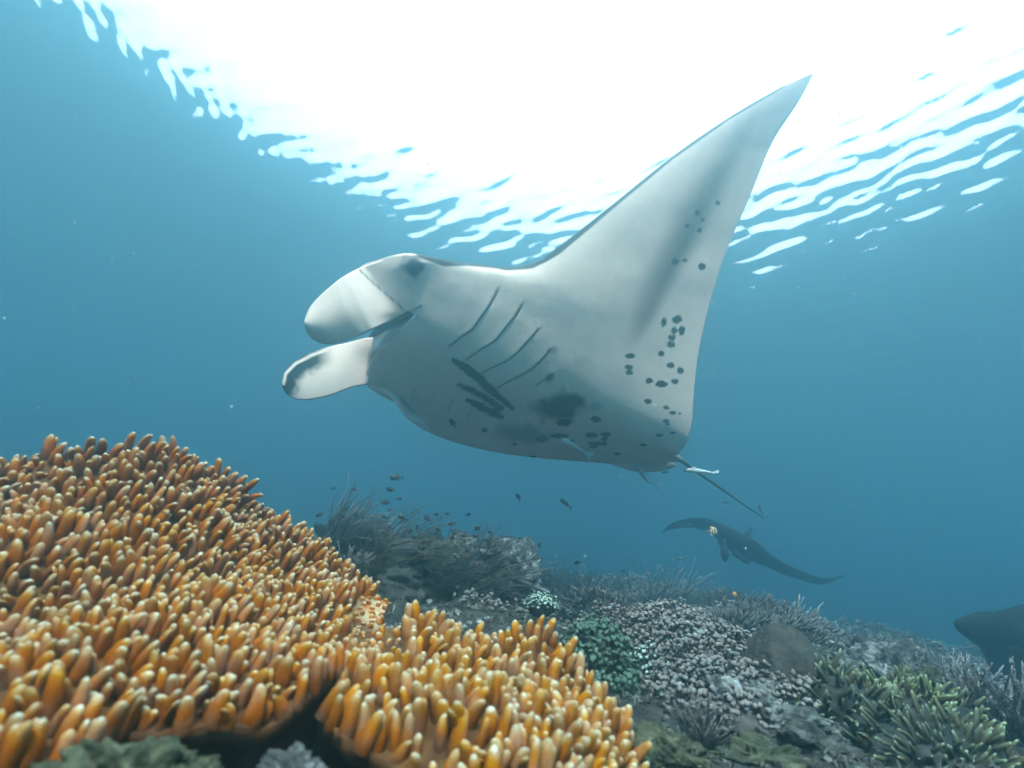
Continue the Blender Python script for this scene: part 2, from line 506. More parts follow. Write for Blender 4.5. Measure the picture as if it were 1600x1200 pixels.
GILLS = [[(777, 453), (768, 472), (752, 495), (738, 515), (720, 527), (703, 541)],
         [(815, 476), (806, 492), (790, 512), (773, 533), (752, 546), (728, 562)],
         [(842, 513), (830, 527), (812, 548), (795, 562), (772, 573), (752, 583)],
         [(859, 547), (848, 560), (832, 576), (812, 588), (795, 596), (777, 606)],
         [(864, 584), (853, 591), (838, 602)]]
FARGILLS = [[(650, 607), (645, 616), (643, 626)], [(678, 617), (673, 626), (671, 634)], [(707, 627), (702, 636), (700, 645)], [(737, 640), (733, 648), (731, 656)]]
SEAM = [(561, 421), (580, 439), (597, 454), (615, 469), (634, 487), (655, 496)]
BX, BY, BZ = belly[..., 0], belly[..., 1], belly[..., 2]
dz = np.zeros_like(BX)
for gpts in GILLS:
    dist, side, pos = seg_dist(BX, BY, gpts)
    env = np.sin(np.pi * np.clip(pos, .04, .96)) ** .5
    front = np.where(side > 0, 1, 0)
    dz -= env * .0035 * np.exp(-(dist / 9) ** 2) * (side > 0)
    dz += env * .004 * np.exp(-(dist / 4) ** 2) * (side <= 0)
for gpts in FARGILLS:
    dist, side, pos = seg_dist(BX, BY, gpts)
    dz -= .004 * np.exp(-(dist / 9) ** 2) * (side > 0); dz += .003 * np.exp(-(dist / 6) ** 2) * (side <= 0)
dz -= .026 * np.exp(-(((BX - 640) / 34) ** 2 + ((BY - 408) / 22) ** 2))          # brow round the eye
dz += .008 * np.exp(-(((BX - 690) / 30) ** 2 + ((BY - 480) / 26) ** 2))          # hollow behind the mouth corner
dz += .02 * np.exp(-(seg_dist(BX, BY, [(580, 600), (650, 640), (760, 690)])[0] / 14) ** 2)
dz += .004 * fbm(np.stack([BX / 90, BY / 90, 0 * BX], -1), 3, 4)
edge = np.clip(np.minimum(u, 1 - u) / .05, 0, 1)[None, :] * np.clip(np.minimum(np.arange(NS), NS - 1 - np.arange(NS)) / 13, 0, 1)[:, None]
belly[..., 2] += dz * edge

# pigment of the underside, plus a soft dark band along the raised wing
SPOTS = [(1037,504,4,7),(1058,499,7,6),(1054,516,5,5),(1065,516,5,7),(1050,528,6,4),(1049,538,6,4),(984,556,7,4),(982,574,6,4),(983,582,6,4),(1033,552,5,4),(1048,571,6,4),(1063,579,5,4.5),(1054,596,5,4),(1014,595,6,4),(1034,600,9,5),(1012,627,5,3.5),(1041,637,5,3),(1051,645,5,3),(1062,646,3,2),(1041,658,5,3),(1043,663,3,2),(1030,680,5,2.5),(1051,676,5,2),(931,655,7,4.5),(924,680,10,4),(946,679,8,4),(944,686,5,3),(931,693,12,3),(943,693,6,3),(927,698,7,2.2),(881,660,13,5.5),(889,648,6,4),(875,681,14,3.5),(892,690,6,2.5),(846,686,9,4.5),(757,672,5,3),(1005,695,6,2),(964,709,5,2),(933,723,3,2),(893,724,4,2),(926,728,5,2),(868,723,6,1.6),(833,714,5,2),(804,694,4,2),(785,742,4,2),
         (1121,317,4,3.5),(1090,332,4,4),(1098,343,3,3),(1074,353,3,3.5),(1093,360,4,4),(1055,409,6,5),(1070,406,4,4),(1097,417,6,5)]
def paint(X, Y):
    p = np.zeros(X.shape)
    wob = 1 + .2 * vnoise(np.stack([X / 4.2, Y / 4.2, 0 * X], -1), 31)
    for (cx, cy_, rx, ry) in SPOTS:
        d = np.hypot((X - cx) / rx, (Y - cy_) / ry) * wob
        p = np.maximum(p, .97 * np.clip((1.18 - d) / .24, 0, 1))
    def blob(cx, cy_, rx, ry, a, soft=.9, ang=0):
        c, s = math.cos(ang), math.sin(ang)
        dx, dy = X - cx, Y - cy_
        d = np.hypot((dx * c + dy * s) / rx, (-dx * s + dy * c) / ry) * (1 + .22 * vnoise(np.stack([X / 11, Y / 11, 0 * X], -1), 7))
        return a * np.clip((1 + soft * .5 - d) / soft, 0, 1)
    for a in (blob(876, 635, 36, 21, .90, .6, -.15), blob(893, 628, 22, 14, .9, .5), blob(931, 635, 10, 7, .35), blob(815, 678, 42, 13, .55, 1, .1), blob(647, 418, 15, 15, .95, .5),
              blob(858, 590, 9, 7, .7, .9, -.7), blob(862, 548, 7, 5, .5)):
        p = np.maximum(p, a)
    dist, side, pos = seg_dist(X, Y, [(1175, 185), (1140, 245), (1105, 310), (1075, 370), (1045, 425), (1015, 485), (985, 545)])  # soft dark band down the rear part of the raised wing
    lw = np.interp(pos, [0, .3, .6, .8, 1], [24, 30, 30, 24, 12]); rw = np.interp(pos, [0, .3, .6, .8, 1], [30, 44, 52, 46, 22])
    q = np.clip(1 - dist / np.where(side > 0, rw, lw), 0, 1)
    p = np.maximum(p, np.interp(pos, [0, .2, .55, .85, 1], [.18, .50, .78, .60, .08]) * q * q * (3 - 2 * q))
    for pts, w in ([(709, 563, 5), (727, 574, 8), (745, 588, 9), (760, 603, 8), (780, 621, 7), (801, 638, 4)], 1), ([(716, 601, 3), (735, 609, 5), (752, 618, 6), (768, 628, 7), (782, 638, 6)], 1), ([(730, 625, 4), (745, 632, 7), (760, 640, 7), (772, 645, 8), (783, 652, 6)], 1):
        dist, side, pos = seg_dist(X, Y, pts)
        wd = np.interp(pos, np.linspace(0, 1, len(pts)), [q[2] for q in pts]) * .8 * (1 + .18 * vnoise(np.stack([X / 9, Y / 9, 0 * X], -1), 8))
        p = np.maximum(p, .98 * np.clip((wd - dist) / 1.4 + .5, 0, 1))
    for gpts in GILLS:
        dist, side, pos = seg_dist(X, Y, cr(gpts, 14))
        p = np.maximum(p, .95 * np.clip((1.6 - dist) / 1.2, 0, 1))
    for gpts in FARGILLS:
        dist, side, pos = seg_dist(X, Y, gpts); p = np.maximum(p, .45 * np.clip((1.6 - dist) / 1.4, 0, 1))
    dist, side, pos = seg_dist(X, Y, SEAM)
    dist = dist + 1.2 * vnoise(np.stack([X / 7, Y / 7, 0 * X], -1), 12)
    p = np.maximum(p, .8 * np.clip((1.9 - dist) / 1.4, 0, 1) * (X < 638) + .35 * np.clip((1.5 - dist) / 1.4, 0, 1) * (X >= 638))
    # faint specks by the gills
    sp = vnoise(np.stack([X / 3.2, Y / 3.2, 0 * X], -1), 19)
    near = np.exp(-(((X - 840) / 45) ** 2 + ((Y - 535) / 60) ** 2)) + .8 * np.exp(-(((X - 785) / 22) ** 2 + ((Y - 455) / 12) ** 2))
    p = np.maximum(p, .45 * np.clip((sp - .62 + .0) / .15, 0, 1) * np.clip(near * 1.6 - .5, 0, 1))
    # dark upper skin wraps a little over the front edge of the wing
    dist, side, pos = seg_dist(X, Y, [(655, 397), (700, 407), (740, 412), (790, 418), (830, 411), (870, 390), (950, 325), (1050, 245), (1140, 183), (1225, 134)])
    wd = np.interp(pos, [0, .1, .2, .3, .42, .5, .6, .75, 1], [6, 11, 5, 4, 9, 10, 8, 5, 3])
    p = np.maximum(p, .95 * np.clip((wd - dist) / 3.0 + .3, 0, 1))
    # grey margin of the rear edge, and the tip
    p = np.maximum(p, .28 * np.clip((Y * -1 + 250) / 160, 0, 1))
    return p
pig_b = paint(belly[..., 0], belly[..., 1])
pig_d = np.full(back.shape[:2], .96)
Vb = at(belly[..., 0], belly[..., 1], belly[..., 2])
Vd = at(back[..., 0], back[..., 1], back[..., 2])
loop = np.concatenate([Vb, Vd[:, -2:0:-1]], 1)
pl = np.concatenate([pig_b, pig_d[:, -2:0:-1]], 1)
manta = obj('manta_ray', make_mesh('manta_ray', loop.reshape(-1, 3), gridF(loop.shape[0], loop.shape[1], wrap=True, flip=True), m_manta, {'pigment': pl.ravel()}))
tag(manta, 'large pale bellied manta ray with black belly spots gliding above the orange coral', 'manta ray')

def sheet(name, top, bot, zt, zb, bulge, thick, n=44, m=30, pig=None, parent=None, mat=None, droll=0, arc=True, conform=None):
    """paddle between two image outlines (same start and end), convex towards the viewer, with thickness"""
    A = arclen(cr(np.array(top, float), 200), n) if arc else cr(np.array(top, float), n)
    B2 = arclen(cr(np.array(bot, float), 200), n) if arc else cr(np.array(bot, float), n)
    s = np.linspace(0, 1, n)[:, None]; w = np.linspace(0, 1, m)[None, :]
    X = A[:, 0:1] * (1 - w) + B2[:, 0:1] * w; Y = A[:, 1:2] * (1 - w) + B2[:, 1:2] * w
    zt = np.interp(s, np.linspace(0, 1, len(zt)), zt); zb = np.interp(s, np.linspace(0, 1, len(zb)), zb)
    Z = zt * (1 - w) + zb * w
    lens = np.sin(np.pi * w) ** .6 * np.ones_like(s)
    if conform:                                                # the root lies on the skin of the head
        sub = belly[NS // 4:NS * 9 // 10, :NU // 2].reshape(-1, 3)
        zb_ = np.array([[sub[np.argmin((sub[:, 0] - X[i, j]) ** 2 + (sub[:, 1] - Y[i, j]) ** 2), 2] for j in range(m)] for i in range(n // 2)]) - .004
        zb_ = gsmooth(zb_, 2); zb_ = gsmooth(zb_.T.copy(), 2).T
        kk = np.clip(1 - (s[:n // 2] - conform) / .24, 0, 1); kk = kk * kk * (3 - 2 * kk)
        Z[:n // 2] = Z[:n // 2] * (1 - kk) + zb_ * kk
    endt = np.clip((1 - s) / .12, 0, 1) ** .5
    bl = bulge * np.sin(np.pi * w) * endt * np.clip((s - (conform or 0)) / .35, 0, 1)
    front = at(X, Y, Z - bl)
    rear = at(X, Y, Z - bl + thick * lens * endt)
    V = np.concatenate([front, rear[:, -2:0:-1]], 1)
    p = np.zeros(X.shape) if pig is None else pig(X, Y, s * np.ones_like(w), w * np.ones_like(s))
    p = np.concatenate([p, p[:, -2:0:-1]], 1)
    return obj(name, make_mesh(name, V.reshape(-1, 3), gridF(V.shape[0], V.shape[1], wrap=True, flip=True), mat or m_manta, {'pigment': p.ravel()}), parent)

def ridged(m):
    m2 = m.copy(); m2.name = m.name + '_ridged'
    nt = m2.node_tree; L = nt.links
    tc = nt.nodes.new('ShaderNodeTexCoord'); mp = nt.nodes.new('ShaderNodeMapping')
    mp.inputs['Rotation'].default_value = (.2, .5, .5); mp.inputs['Scale'].default_value = (9, 90, 40)
    wv = nt.nodes.new('ShaderNodeTexNoise'); wv.inputs['Scale'].default_value = 1.6; wv.inputs['Detail'].default_value = 3
    L.new(tc.outputs['Object'], mp.inputs[0]); L.new(mp.outputs[0], wv.inputs['Vector'])
    bp = nt.nodes.new('ShaderNodeBump'); bp.inputs['Strength'].default_value = .22; bp.inputs['Distance'].default_value = .004
    L.new(wv.outputs[0], bp.inputs['Height'])
    old = [n for n in nt.nodes if n.type == 'BUMP' and n != bp][0]
    L.new(bp.outputs[0], old.inputs['Normal'])
    return m2
m_lobe = ridged(m_manta)
def pig_near(X, Y, s, w):
    dist, side, pos = seg_dist(X, Y, SEAM)
    return .8 * np.clip((2.0 - dist) / 1.4, 0, 1)
sheet('cephalic_fin', [(597, 406), (578, 412), (561, 419), (545, 427), (528, 438), (500, 462), (483, 482), (475, 503)],
      [(660, 477), (648, 483), (636, 488), (612, 501), (580, 516), (545, 531), (514, 538), (491, 532), (479, 518), (475, 503)],
      [2.38, 2.34, 2.29, 2.26, 2.24], [2.46, 2.40, 2.32, 2.27, 2.24], .03, .05, n=60, conform=.17, pig=pig_near, parent=manta, mat=m_lobe)
def pig_far(X, Y, s, w):
    d1, _, pos = seg_dist(X, Y, [(443, 600), (446, 584), (462, 568), (485, 556), (512, 546)])
    p = 1.0 * np.clip((28 - d1 + 3 * vnoise(np.stack([X / 5, Y / 5, 0 * X], -1), 4)) / 12, 0, 1) * np.clip((522 - X) / 26, 0, 1) * np.clip((d1 - 1.2) / 2, 0, 1)
    d2 = np.hypot((X - 572) / 22, (Y - 552) / 16)
    return np.maximum(p, .35 * np.clip(1.3 - d2, 0, 1))
sheet('cephalic_fin', [(583, 527), (566, 529), (545, 535), (510, 543), (472, 557), (448, 577), (439, 600)],
      [(575, 601), (550, 605), (522, 616), (495, 623), (468, 625), (449, 617), (439, 600)],
      [2.72, 2.64, 2.60, 2.56], [2.64, 2.55, 2.52, 2.55], .02, .05, pig=pig_far, parent=manta, mat=m_lobe)
# inside of the open mouth, from the lower lip back to the upper jaw
ml = cr(np.array([(652, 486, 2.485), (638, 503, 2.505), (610, 530, 2.54), (582, 560, 2.57), (573, 585, 2.61)], float), 24)
mu = cr(np.array([(656, 473, 2.55), (626, 489, 2.68), (598, 503, 2.80), (580, 520, 2.88), (566, 545, 2.90)], float), 24)
for r_i in range(24):                                         # the lip follows the edge of the belly
    ml[r_i, 2] = belly[np.argmin(np.hypot(belly[:, 0, 0] - ml[r_i, 0], belly[:, 0, 1] - ml[r_i, 1])), 0, 2] + .012
w = np.linspace(0, 1, 14)[None, :, None]
mg = ml[:, None] * (1 - w) + mu[:, None] * w
mg[..., 2] += .10 * np.sin(np.pi * w[..., 0])
m_mouth = mat_noise('mouth_skin', [(.3, (.07, .085, .095)), (.7, (.14, .16, .17))], 14, 4, .6, .2, 60, .004)
obj('mouth_lining', make_mesh('mouth_lining', at(mg[..., 0], mg[..., 1], mg[..., 2]).reshape(-1, 3), gridF(24, 14), m_mouth), manta)
# eye
m_eye, nt, b, L = mat_new('eye'); b.inputs['Base Color'].default_value = (.006, .007, .008, 1); b.inputs['Roughness'].default_value = .5; b.inputs['Specular IOR Level'].default_value = .1
k = np.unravel_index(np.argmin(np.hypot(belly[..., 0] - 646, belly[..., 1] - 419)), BX.shape)
ec = Vb[k]
V, T = ico(3)
ex_, ey_, ez_ = MA[:, 0], MA[:, 1], MA[:, 2]
EV = ec + (V[:, 0:1] * .027) * ex_ + (V[:, 1:2] * .031) * ey_ + (V[:, 2:3] * .012) * ez_
obj('eye', make_mesh('eye', EV - MA[:, 2] * -.004, T, m_eye), manta)
# tail
tp = cr(np.array([(1050, 711, 2.88), (1066, 721, 2.90), (1090, 738, 2.99), (1125, 762, 3.03), (1160, 787, 3.08), (1193, 809, 3.12)], float), 40)
mb = MB(); tube(mb, at(tp[:, 0], tp[:, 1], tp[:, 2]), np.linspace(.0105, .0045, 40) * np.clip(np.linspace(1.4, .9, 40), .9, 1.4), 8, A=np.clip(np.linspace(.1, 3.5, 40), 0, .95))
obj('tail', mb.mesh('tail', m_manta, attr='pigment'), manta)
# pelvic fins
zf = float(np.mean(belly[(np.hypot(BX - 1000, BY - 715) < 14)][:, 2]))
sheet('pelvic_fin', [(955, 692), (985, 689), (1018, 689), (1045, 700), (1066, 716)], [(962, 700), (985, 705), (1015, 711), (1045, 722), (1064, 720), (1066, 716)], [zf - .05, zf - .08, zf - .04], [zf - .06, zf - .09, zf - .04], .015, .012, parent=manta)
sheet('pelvic_fin', [(950, 712), (985, 713), (1020, 716), (1045, 720), (1058, 727)], [(955, 726), (985, 735), (1010, 738), (1040, 735), (1058, 727)], [zf - .03, zf - .05, zf - .02], [zf - .03, zf - .03, zf - .02], .012, .012, parent=manta)

m_dark = mat_manta('dark_manta_skin', (.05, .05, .05), (.006, .007, .008))
m_dark.node_tree.nodes['Principled BSDF'].inputs['Specular IOR Level'].default_value = .08
# ---- distant mantas, built from their wing line with chords along their heading
def far_manta(wing, heading, chord, thick, label, lobes, tail=True, twist=0):
    """wing: list of (px, py, z, chord factor, sweep back) from tip to tip"""
    Wp = cr(np.array(wing, float), 90)
    C = at(Wp[:, 0], Wp[:, 1], Wp[:, 2])
    h = unit(np.array(heading, float))
    n = 28
    uu = np.linspace(0, 1, n)
    V = []; pg = []
    sp = unit(np.gradient(C, axis=0))
    for i in range(90):
        hh_ = h; h0 = h
        h = unit(h0 + np.array([0, 0, twist * min(1, abs(i - 44.5) / 26)]))
        nrm = unit(np.cross(sp[i], h)); nrm = nrm if nrm[2] > 0 else -nrm
        ch = chord * max(Wp[i, 3], .02)
        Fp = C[i] + h * ch * .5 - h0 * Wp[i, 4] * chord; Tp = C[i] - h * ch * .5 - h0 * Wp[i, 4] * chord
        th = thick * max(Wp[i, 3], .02) ** 1.6
        lo = Fp * (1 - uu)[:, None] + Tp * uu[:, None] - nrm * (th * .55 * np.sin(np.pi * uu ** .6))[:, None]
        hi = Fp * (1 - uu)[:, None] + Tp * uu[:, None] + nrm * (th * .45 * np.sin(np.pi * uu ** .6))[:, None]
        V.append(np.concatenate([lo, hi[-2:0:-1]]))
        pg.append(np.full(2 * n - 2, .97)); h = h0
    V = np.array(V); pg = np.array(pg)
    o = obj('manta_ray', make_mesh('manta_ray', V.reshape(-1, 3), gridF(V.shape[0], V.shape[1], wrap=True), m_dark, {'pigment': pg.ravel()}))
    tag(o, label, 'manta ray')
    for pts, r in lobes:
        q = cr(np.array(pts, float), 16)
        mb = MB(); rr = np.interp(np.linspace(0, 1, 16), np.linspace(0, 1, len(r)), r)
        tube(mb, at(q[:, 0], q[:, 1], q[:, 2]), rr, 8, A=.97)
        obj('cephalic_fin', mb.mesh('cephalic_fin', m_dark, attr='pigment'), o)
    if tail:
        c = at(*np.array(wing[len(wing) // 2][:3]))
        mb = MB(); tt_ = np.linspace(0, 1, 20)[:, None]
        tube(mb, c - h * (chord * .4 + chord * 1.1 * tt_), np.linspace(.03, .008, 20), 6, A=.95)
        obj('tail', mb.mesh('tail', m_dark, attr='pigment'), o)
        mb = MB(); b0 = c - h * chord * .38
        for s_ in (-1, 1):
            pass
        q = np.array([b0, b0 + np.array([.05, 0, .16]) - h * .06, b0 + np.array([.10, 0, .26]) - h * .16])
        tube(mb, cr(q, 8), np.linspace(.06, .012, 8), 6, A=.97)
        obj('dorsal_fin', mb.mesh('dorsal_fin', m_dark, attr='pigment'), o)
    return o
far_manta([(1026, 826, 5.538, .02, .42), (1045, 817, 5.460, .22, .34), (1075, 814, 5.382, .36, .22), (1105, 820, 5.226, .60, .10), (1130, 836, 5.109, .95, .02), (1160, 854, 5.070, 1.15, 0), (1185, 868, 5.070, 1.0, .0), (1210, 881, 5.148, .66, .08), (1245, 895, 5.226, .42, .20), (1290, 906, 5.382, .30, .32), (1330, 893, 5.538, .02, .42)],
          (-.46, -.88, -.04), .68, .165, 'dark slender distant manta ray swimming over the far reef slope',
          [([(1128, 845, 4.664), (1132, 860, 4.602), (1133, 877, 4.571)], [.04, .028, .042, .015]), ([(1146, 862, 4.680), (1158, 872, 4.641), (1170, 880, 4.602)], [.034, .022, .015])], twist=.26)
far_manta([(1560, 1150, 2.9, .05, .3), (1610, 1110, 2.95, .6, .12), (1630, 1050, 3.0, .9, .02), (1640, 1005, 3.1, 1.15, 0), (1655, 985, 3.2, 1.1, 0), (1690, 960, 3.5, .7, .1), (1750, 910, 4.0, .3, .25), (1790, 870, 4.3, .02, .4)],
          (-.95, -.26, .10), .95, .34, 'dark blurred manta ray cut off by the right edge of the picture',
          [([(1575, 995, 3.0), (1535, 984, 2.96), (1496, 976, 2.93)], [.14, .10, .022])], tail=False)

# ---------------------------------------------------------------- fish
def fish_mesh(name, mat, deep=.42, wide=.18, bend=0, n=14, tailw=.30):
    """nose at +x .5, tail at -x .5, length 1"""
    s = np.linspace(0, 1, n)
    prof = np.clip(np.sin(np.pi * s ** .62) ** .8, .02, 1)
    hh = deep * .5 * np.maximum(prof * (1 - .0 * s), .10 * (s > .3)); ww = wide * .5 * np.maximum(prof, .10 * (s > .3))
    x = .5 - .80 * s
    yb = bend * (s ** 2) * .5
    a = np.arange(10) * 2 * math.pi / 10
    V = np.stack([np.repeat(x, 10), (yb[:, None] + ww[:, None] * np.cos(a)).ravel(), (hh[:, None] * np.sin(a)).ravel()], 1)
    mb = MB(); mb.add(V, gridF(n, 10, wrap=True), A=np.repeat(s, 10))
    ye = bend * .5
    def fin(P, th=.012, A=1):
        P = np.array(P, float); k = len(P)
        V = np.concatenate([P + [0, th, 0], P - [0, th, 0]])
        T = [(0, i, i + 1) for i in range(1, k - 1)] + [(k, k + i + 1, k + i) for i in range(1, k - 1)]
        Q = [(i, k + i, k + (i + 1) % k, (i + 1) % k) for i in range(k)]
        mb.add(V, Q, T, A)
    yt = bend * .85
    fin([(-.27, ye, 0), (-.30, ye, .05), (-.5, yt, tailw * .55), (-.42, (ye + yt) / 2, 0), (-.5, yt, -tailw * .55), (-.30, ye, -.05)])
    fin([(.22, 0, deep * .40), (.12, 0, deep * .62), (-.12, bend * .2, deep * .56), (-.24, ye * .8, deep * .28), (-.1, bend * .15, deep * .28)])
    fin([(.02, 0, -deep * .42), (-.10, bend * .15, -deep * .60), (-.24, ye * .8, -deep * .26), (-.08, bend * .1, -deep * .28)])
    return mb.mesh(name, mat)
m_fish = mat_tip('dark_fish', [(0, (.012, .012, .014)), (1, (.02, .02, .022))], .3, 60, .5, 0)
FM = [fish_mesh('reef_fish', m_fish, .44, .18, b_) for b_ in (0, .15, -.15)] + [fish_mesh('slim_fish', m_fish, .27, .15, b_) for b_ in (.1, -.1)]
def place_fish(o, px, py, z, w, ang, yaw=.25):
    """w: length in photo pixels; ang: image direction of the nose (degrees, 0 = right, 90 = up)"""
    L_ = w / 800 * z
    a = R(ang)
    fx = MA[:, 0] * math.cos(a) + MA[:, 1] * math.sin(a)
    fx = unit(fx + yaw * MA[:, 2])
    up = np.array([0, 0, 1.]) if abs(math.sin(a)) < .8 else MA[:, 0]
    yy = unit(np.cross(up, fx)); zz = np.cross(fx, yy)
    mm = Matrix([[*(fx[i], yy[i], zz[i]), 0] for i in range(3)] + [[0, 0, 0, 1]])
    o.matrix_world = Matrix.Translation(at(px, py, z)) @ mm @ Matrix.Scale(L_, 4)
SCHOOL = [(555,765,9,4.2,160),(611,765,12,3.6,170),(520,763,9,5.5,10),(622,779,9,5.5,0),(500,804,11,3.6,200),(533,808,10,3.6,30),(557,806,8,3.8,100),(630,809,13,3.4,150),(601,808,8,3.8,170),(668,811,10,3.8,150),(681,804,7,4.6,0),(700,803,7,4.8,180),(731,804,8,5,10),(706,818,10,3.8,180),(685,828,8,4.2,160),(652,824,7,4,80),(744,826,11,4,20),(708,841,10,3.6,160),(727,837,9,4,175),(745,837,10,3.8,185),(759,844,8,4.2,10),(766,832,7,4.6,150),(795,840,6,5,180),(813,842,7,5,180),(804,855,7,5,150),(640,830,9,3.6,60),(648,838,7,4,185),(720,843,8,4.2,10),(903,879,9,5,200),(975,892,7,6,160),(860,900,7,5,150)]
for i, (px, py, w_, z_, a_) in enumerate(SCHOOL):
    o = obj('reef_fish', FM[i % 3]); place_fish(o, px, py, z_ * .62, w_ * 1.35, a_, random.uniform(-.5, .5))
    tag(o, 'tiny dark reef fish in the loose school hovering low over the reef ridge', 'fish', 'small dark fish schooling over the reef')
for (px, py, w_, z_, a_, mi, lab) in [
    (620, 746, 22, 3.2, 178, 0, 'plump dark fish swimming highest above the sea plumes'),
    (603, 785, 18, 3.2, 165, 0, 'plump dark fish just right of the tallest grey sea plume'),
    (611, 797, 11, 3.4, 200, 1, 'small dark fish right beneath the plump pair by the grey plume'),
    (810, 777, 14, 2.8, 118, 1, 'small black fish diving head up in open water under the manta belly'),
    (884, 787, 25, 2.6, 138, 3, 'slim black fish tilted nose up in open blue water below the manta'),
    (708, 661, 18, 2.35, 122, 1, 'black fish against the pale manta belly beside its lower gills'),
    (843, 853, 11, 4.0, 110, 1, 'small black fish standing upright above the reef ridge beyond the coral'),
    (1066, 872, 17, 4.2, 190, 3, 'slim olive dark fish below left of the distant manta'),
    (1135, 785, 13, 4.0, 175, 3, 'faint slim grey fish under the trailing tail of the large manta'),
    (1040, 738, 12, 2.9, 190, 4, 'tiny slim fish between the two remoras under the manta tail')]:
    o = obj('reef_fish' if mi < 3 else 'slim_fish', FM[mi]); place_fish(o, px, py, z_, w_, a_, .2); tag(o, lab, 'fish')
m_stripe = mat_tip('striped_fish', [(0, (.55, .30, .10)), (.25, (.06, .05, .05)), (.36, (.7, .6, .45)), (.5, (.08, .06, .05)), (.62, (.7, .55, .35)), (.78, (.1, .07, .05)), (1, (.6, .45, .2))], .02, 30, .5, 0)
m_stripe.node_tree.nodes['Color Ramp'].color_ramp.interpolation = 'CONSTANT'
o = obj('banded_fish', fish_mesh('banded_fish', m_stripe, .75, .25)); place_fish(o, 1112, 830, 3.0, 17, 8, .1); tag(o, 'small round banded fish in front of the distant manta wing', 'fish')
m_or = mat_tip('orange_fish', [(0, (.7, .22, .04)), (1, (.75, .35, .08))], .2, 30, .5, 0)
o = obj('orange_fish', fish_mesh('orange_fish', m_or, .6, .3)); place_fish(o, 1149, 929, 3.2, 11, 170, .3); tag(o, 'tiny orange fish over the hazy reef below the distant manta', 'fish')
m_ye = mat_tip('yellow_fish', [(0, (.6, .45, .05)), (1, (.6, .5, .1))], .2, 30, .5, 0)
o = obj('yellow_fish', fish_mesh('yellow_fish', m_ye, .45, .2)); place_fish(o, 1026, 1023, 1.9, 11, 70, .3); tag(o, 'tiny yellow fish among the white tipped soft coral', 'fish')

# remoras
m_rem = mat_tip('remora_skin', [(0, (.35, .36, .37)), (.5, (.55, .55, .55)), (1, (.70, .72, .74))], .3, 40, .5, 0)
m_remd = mat_tip('remora_dark', [(0, (.25, .26, .27)), (.9, (.30, .31, .32)), (1, (.5, .5, .5))], .3, 40, .5, 0)
def remora(pts, r, label, mat, tailcol=1):
    q = cr(np.array(pts, float), 26)
    P = at(q[:, 0], q[:, 1], q[:, 2]); s = np.linspace(0, 1, 26)
    rr = r * np.interp(s, [0, .06, .18, .4, .7, .92, 1], [.25, .65, .95, 1, .7, .3, .25])
    mb = MB(); tube(mb, P, rr, 10, A=s * .9, cap=True)
    V = mb.v[0]
    c = np.repeat(P, 10, 0); c = np.concatenate([c, P[-1:]])
    mb.v[0] = c + (V - c) * 1.0
    o = obj('remora', mb.mesh('remora', mat)); tag(o, label, 'remora fish')
    d = unit(P[-1] - P[-3]); sd = unit(np.cross(d, MA[:, 2])); th = MA[:, 2] * r * .12
    def fin(nm, C_, L):
        K = len(L); A_ = np.array(L); V = np.concatenate([A_ + th, A_ - th])
        T3 = [(0, i, i + 1) for i in range(1, K - 1)] + [(K, K + i + 1, K + i) for i in range(1, K - 1)]
        Q = [(i, K + i, K + (i + 1) % K, (i + 1) % K) for i in range(K)]
        mb = MB(); mb.add(V, Q, T3, tailcol); obj(nm, mb.mesh(nm, mat), o)
    e = P[-1]; l = r * 2.6
    fin('tail_fin', e, [e - d * r * .4, e + sd * r * .35, e + d * l + sd * r * 1.5, e + d * l * .72, e + d * l - sd * r * 1.5, e - sd * r * .35])
    k = 7; dd = unit(P[k + 1] - P[k - 1]); s2 = unit(np.cross(dd, MA[:, 2])); a = P[k] + MA[:, 2] * r * .5
    fin('pectoral_fin', a, [a, a + s2 * r * 1.1 + dd * r * .4, a + s2 * r * 1.7 + dd * r * 1.9, a + s2 * r * .6 + dd * r * 1.3])
    fin('pectoral_fin', a, [a, a - s2 * r * 1.1 + dd * r * .4, a - s2 * r * 1.7 + dd * r * 1.9, a - s2 * r * .6 + dd * r * 1.3])
    return o
def skinz(px, py):
    k = np.unravel_index(np.argmin(np.hypot(belly[..., 0] - px, belly[..., 1] - py)), BX.shape); return belly[k][2]
remora([(x_, y_, skinz(x_, y_) - .024) for x_, y_ in ((816, 661), (828, 665), (840, 670), (854, 676), (868, 682), (882, 689), (896, 696), (906, 702), (915, 708))], .024, 'grey remora clinging along the manta belly beside the dark blotch', m_rem, .6)
remora([(990, 722, zf - .05), (1000, 734, zf - .06), (1010, 749, zf - .07), (1023, 757, zf - .06)], .014, 'bent remora with white tail hanging under the manta pelvic fins', m_rem)
remora([(1068, 735, 2.93), (1082, 735, 2.93), (1100, 737, 2.94), (1114, 739, 2.95)], .014, 'silvery remora crossing the base of the manta tail', m_rem)
remora([(1187, 788, 3.10), (1188, 795, 3.11), (1191, 800, 3.12), (1196, 804, 3.13)], .009, 'tiny dark remora beside the end of the manta tail', m_remd, .3)

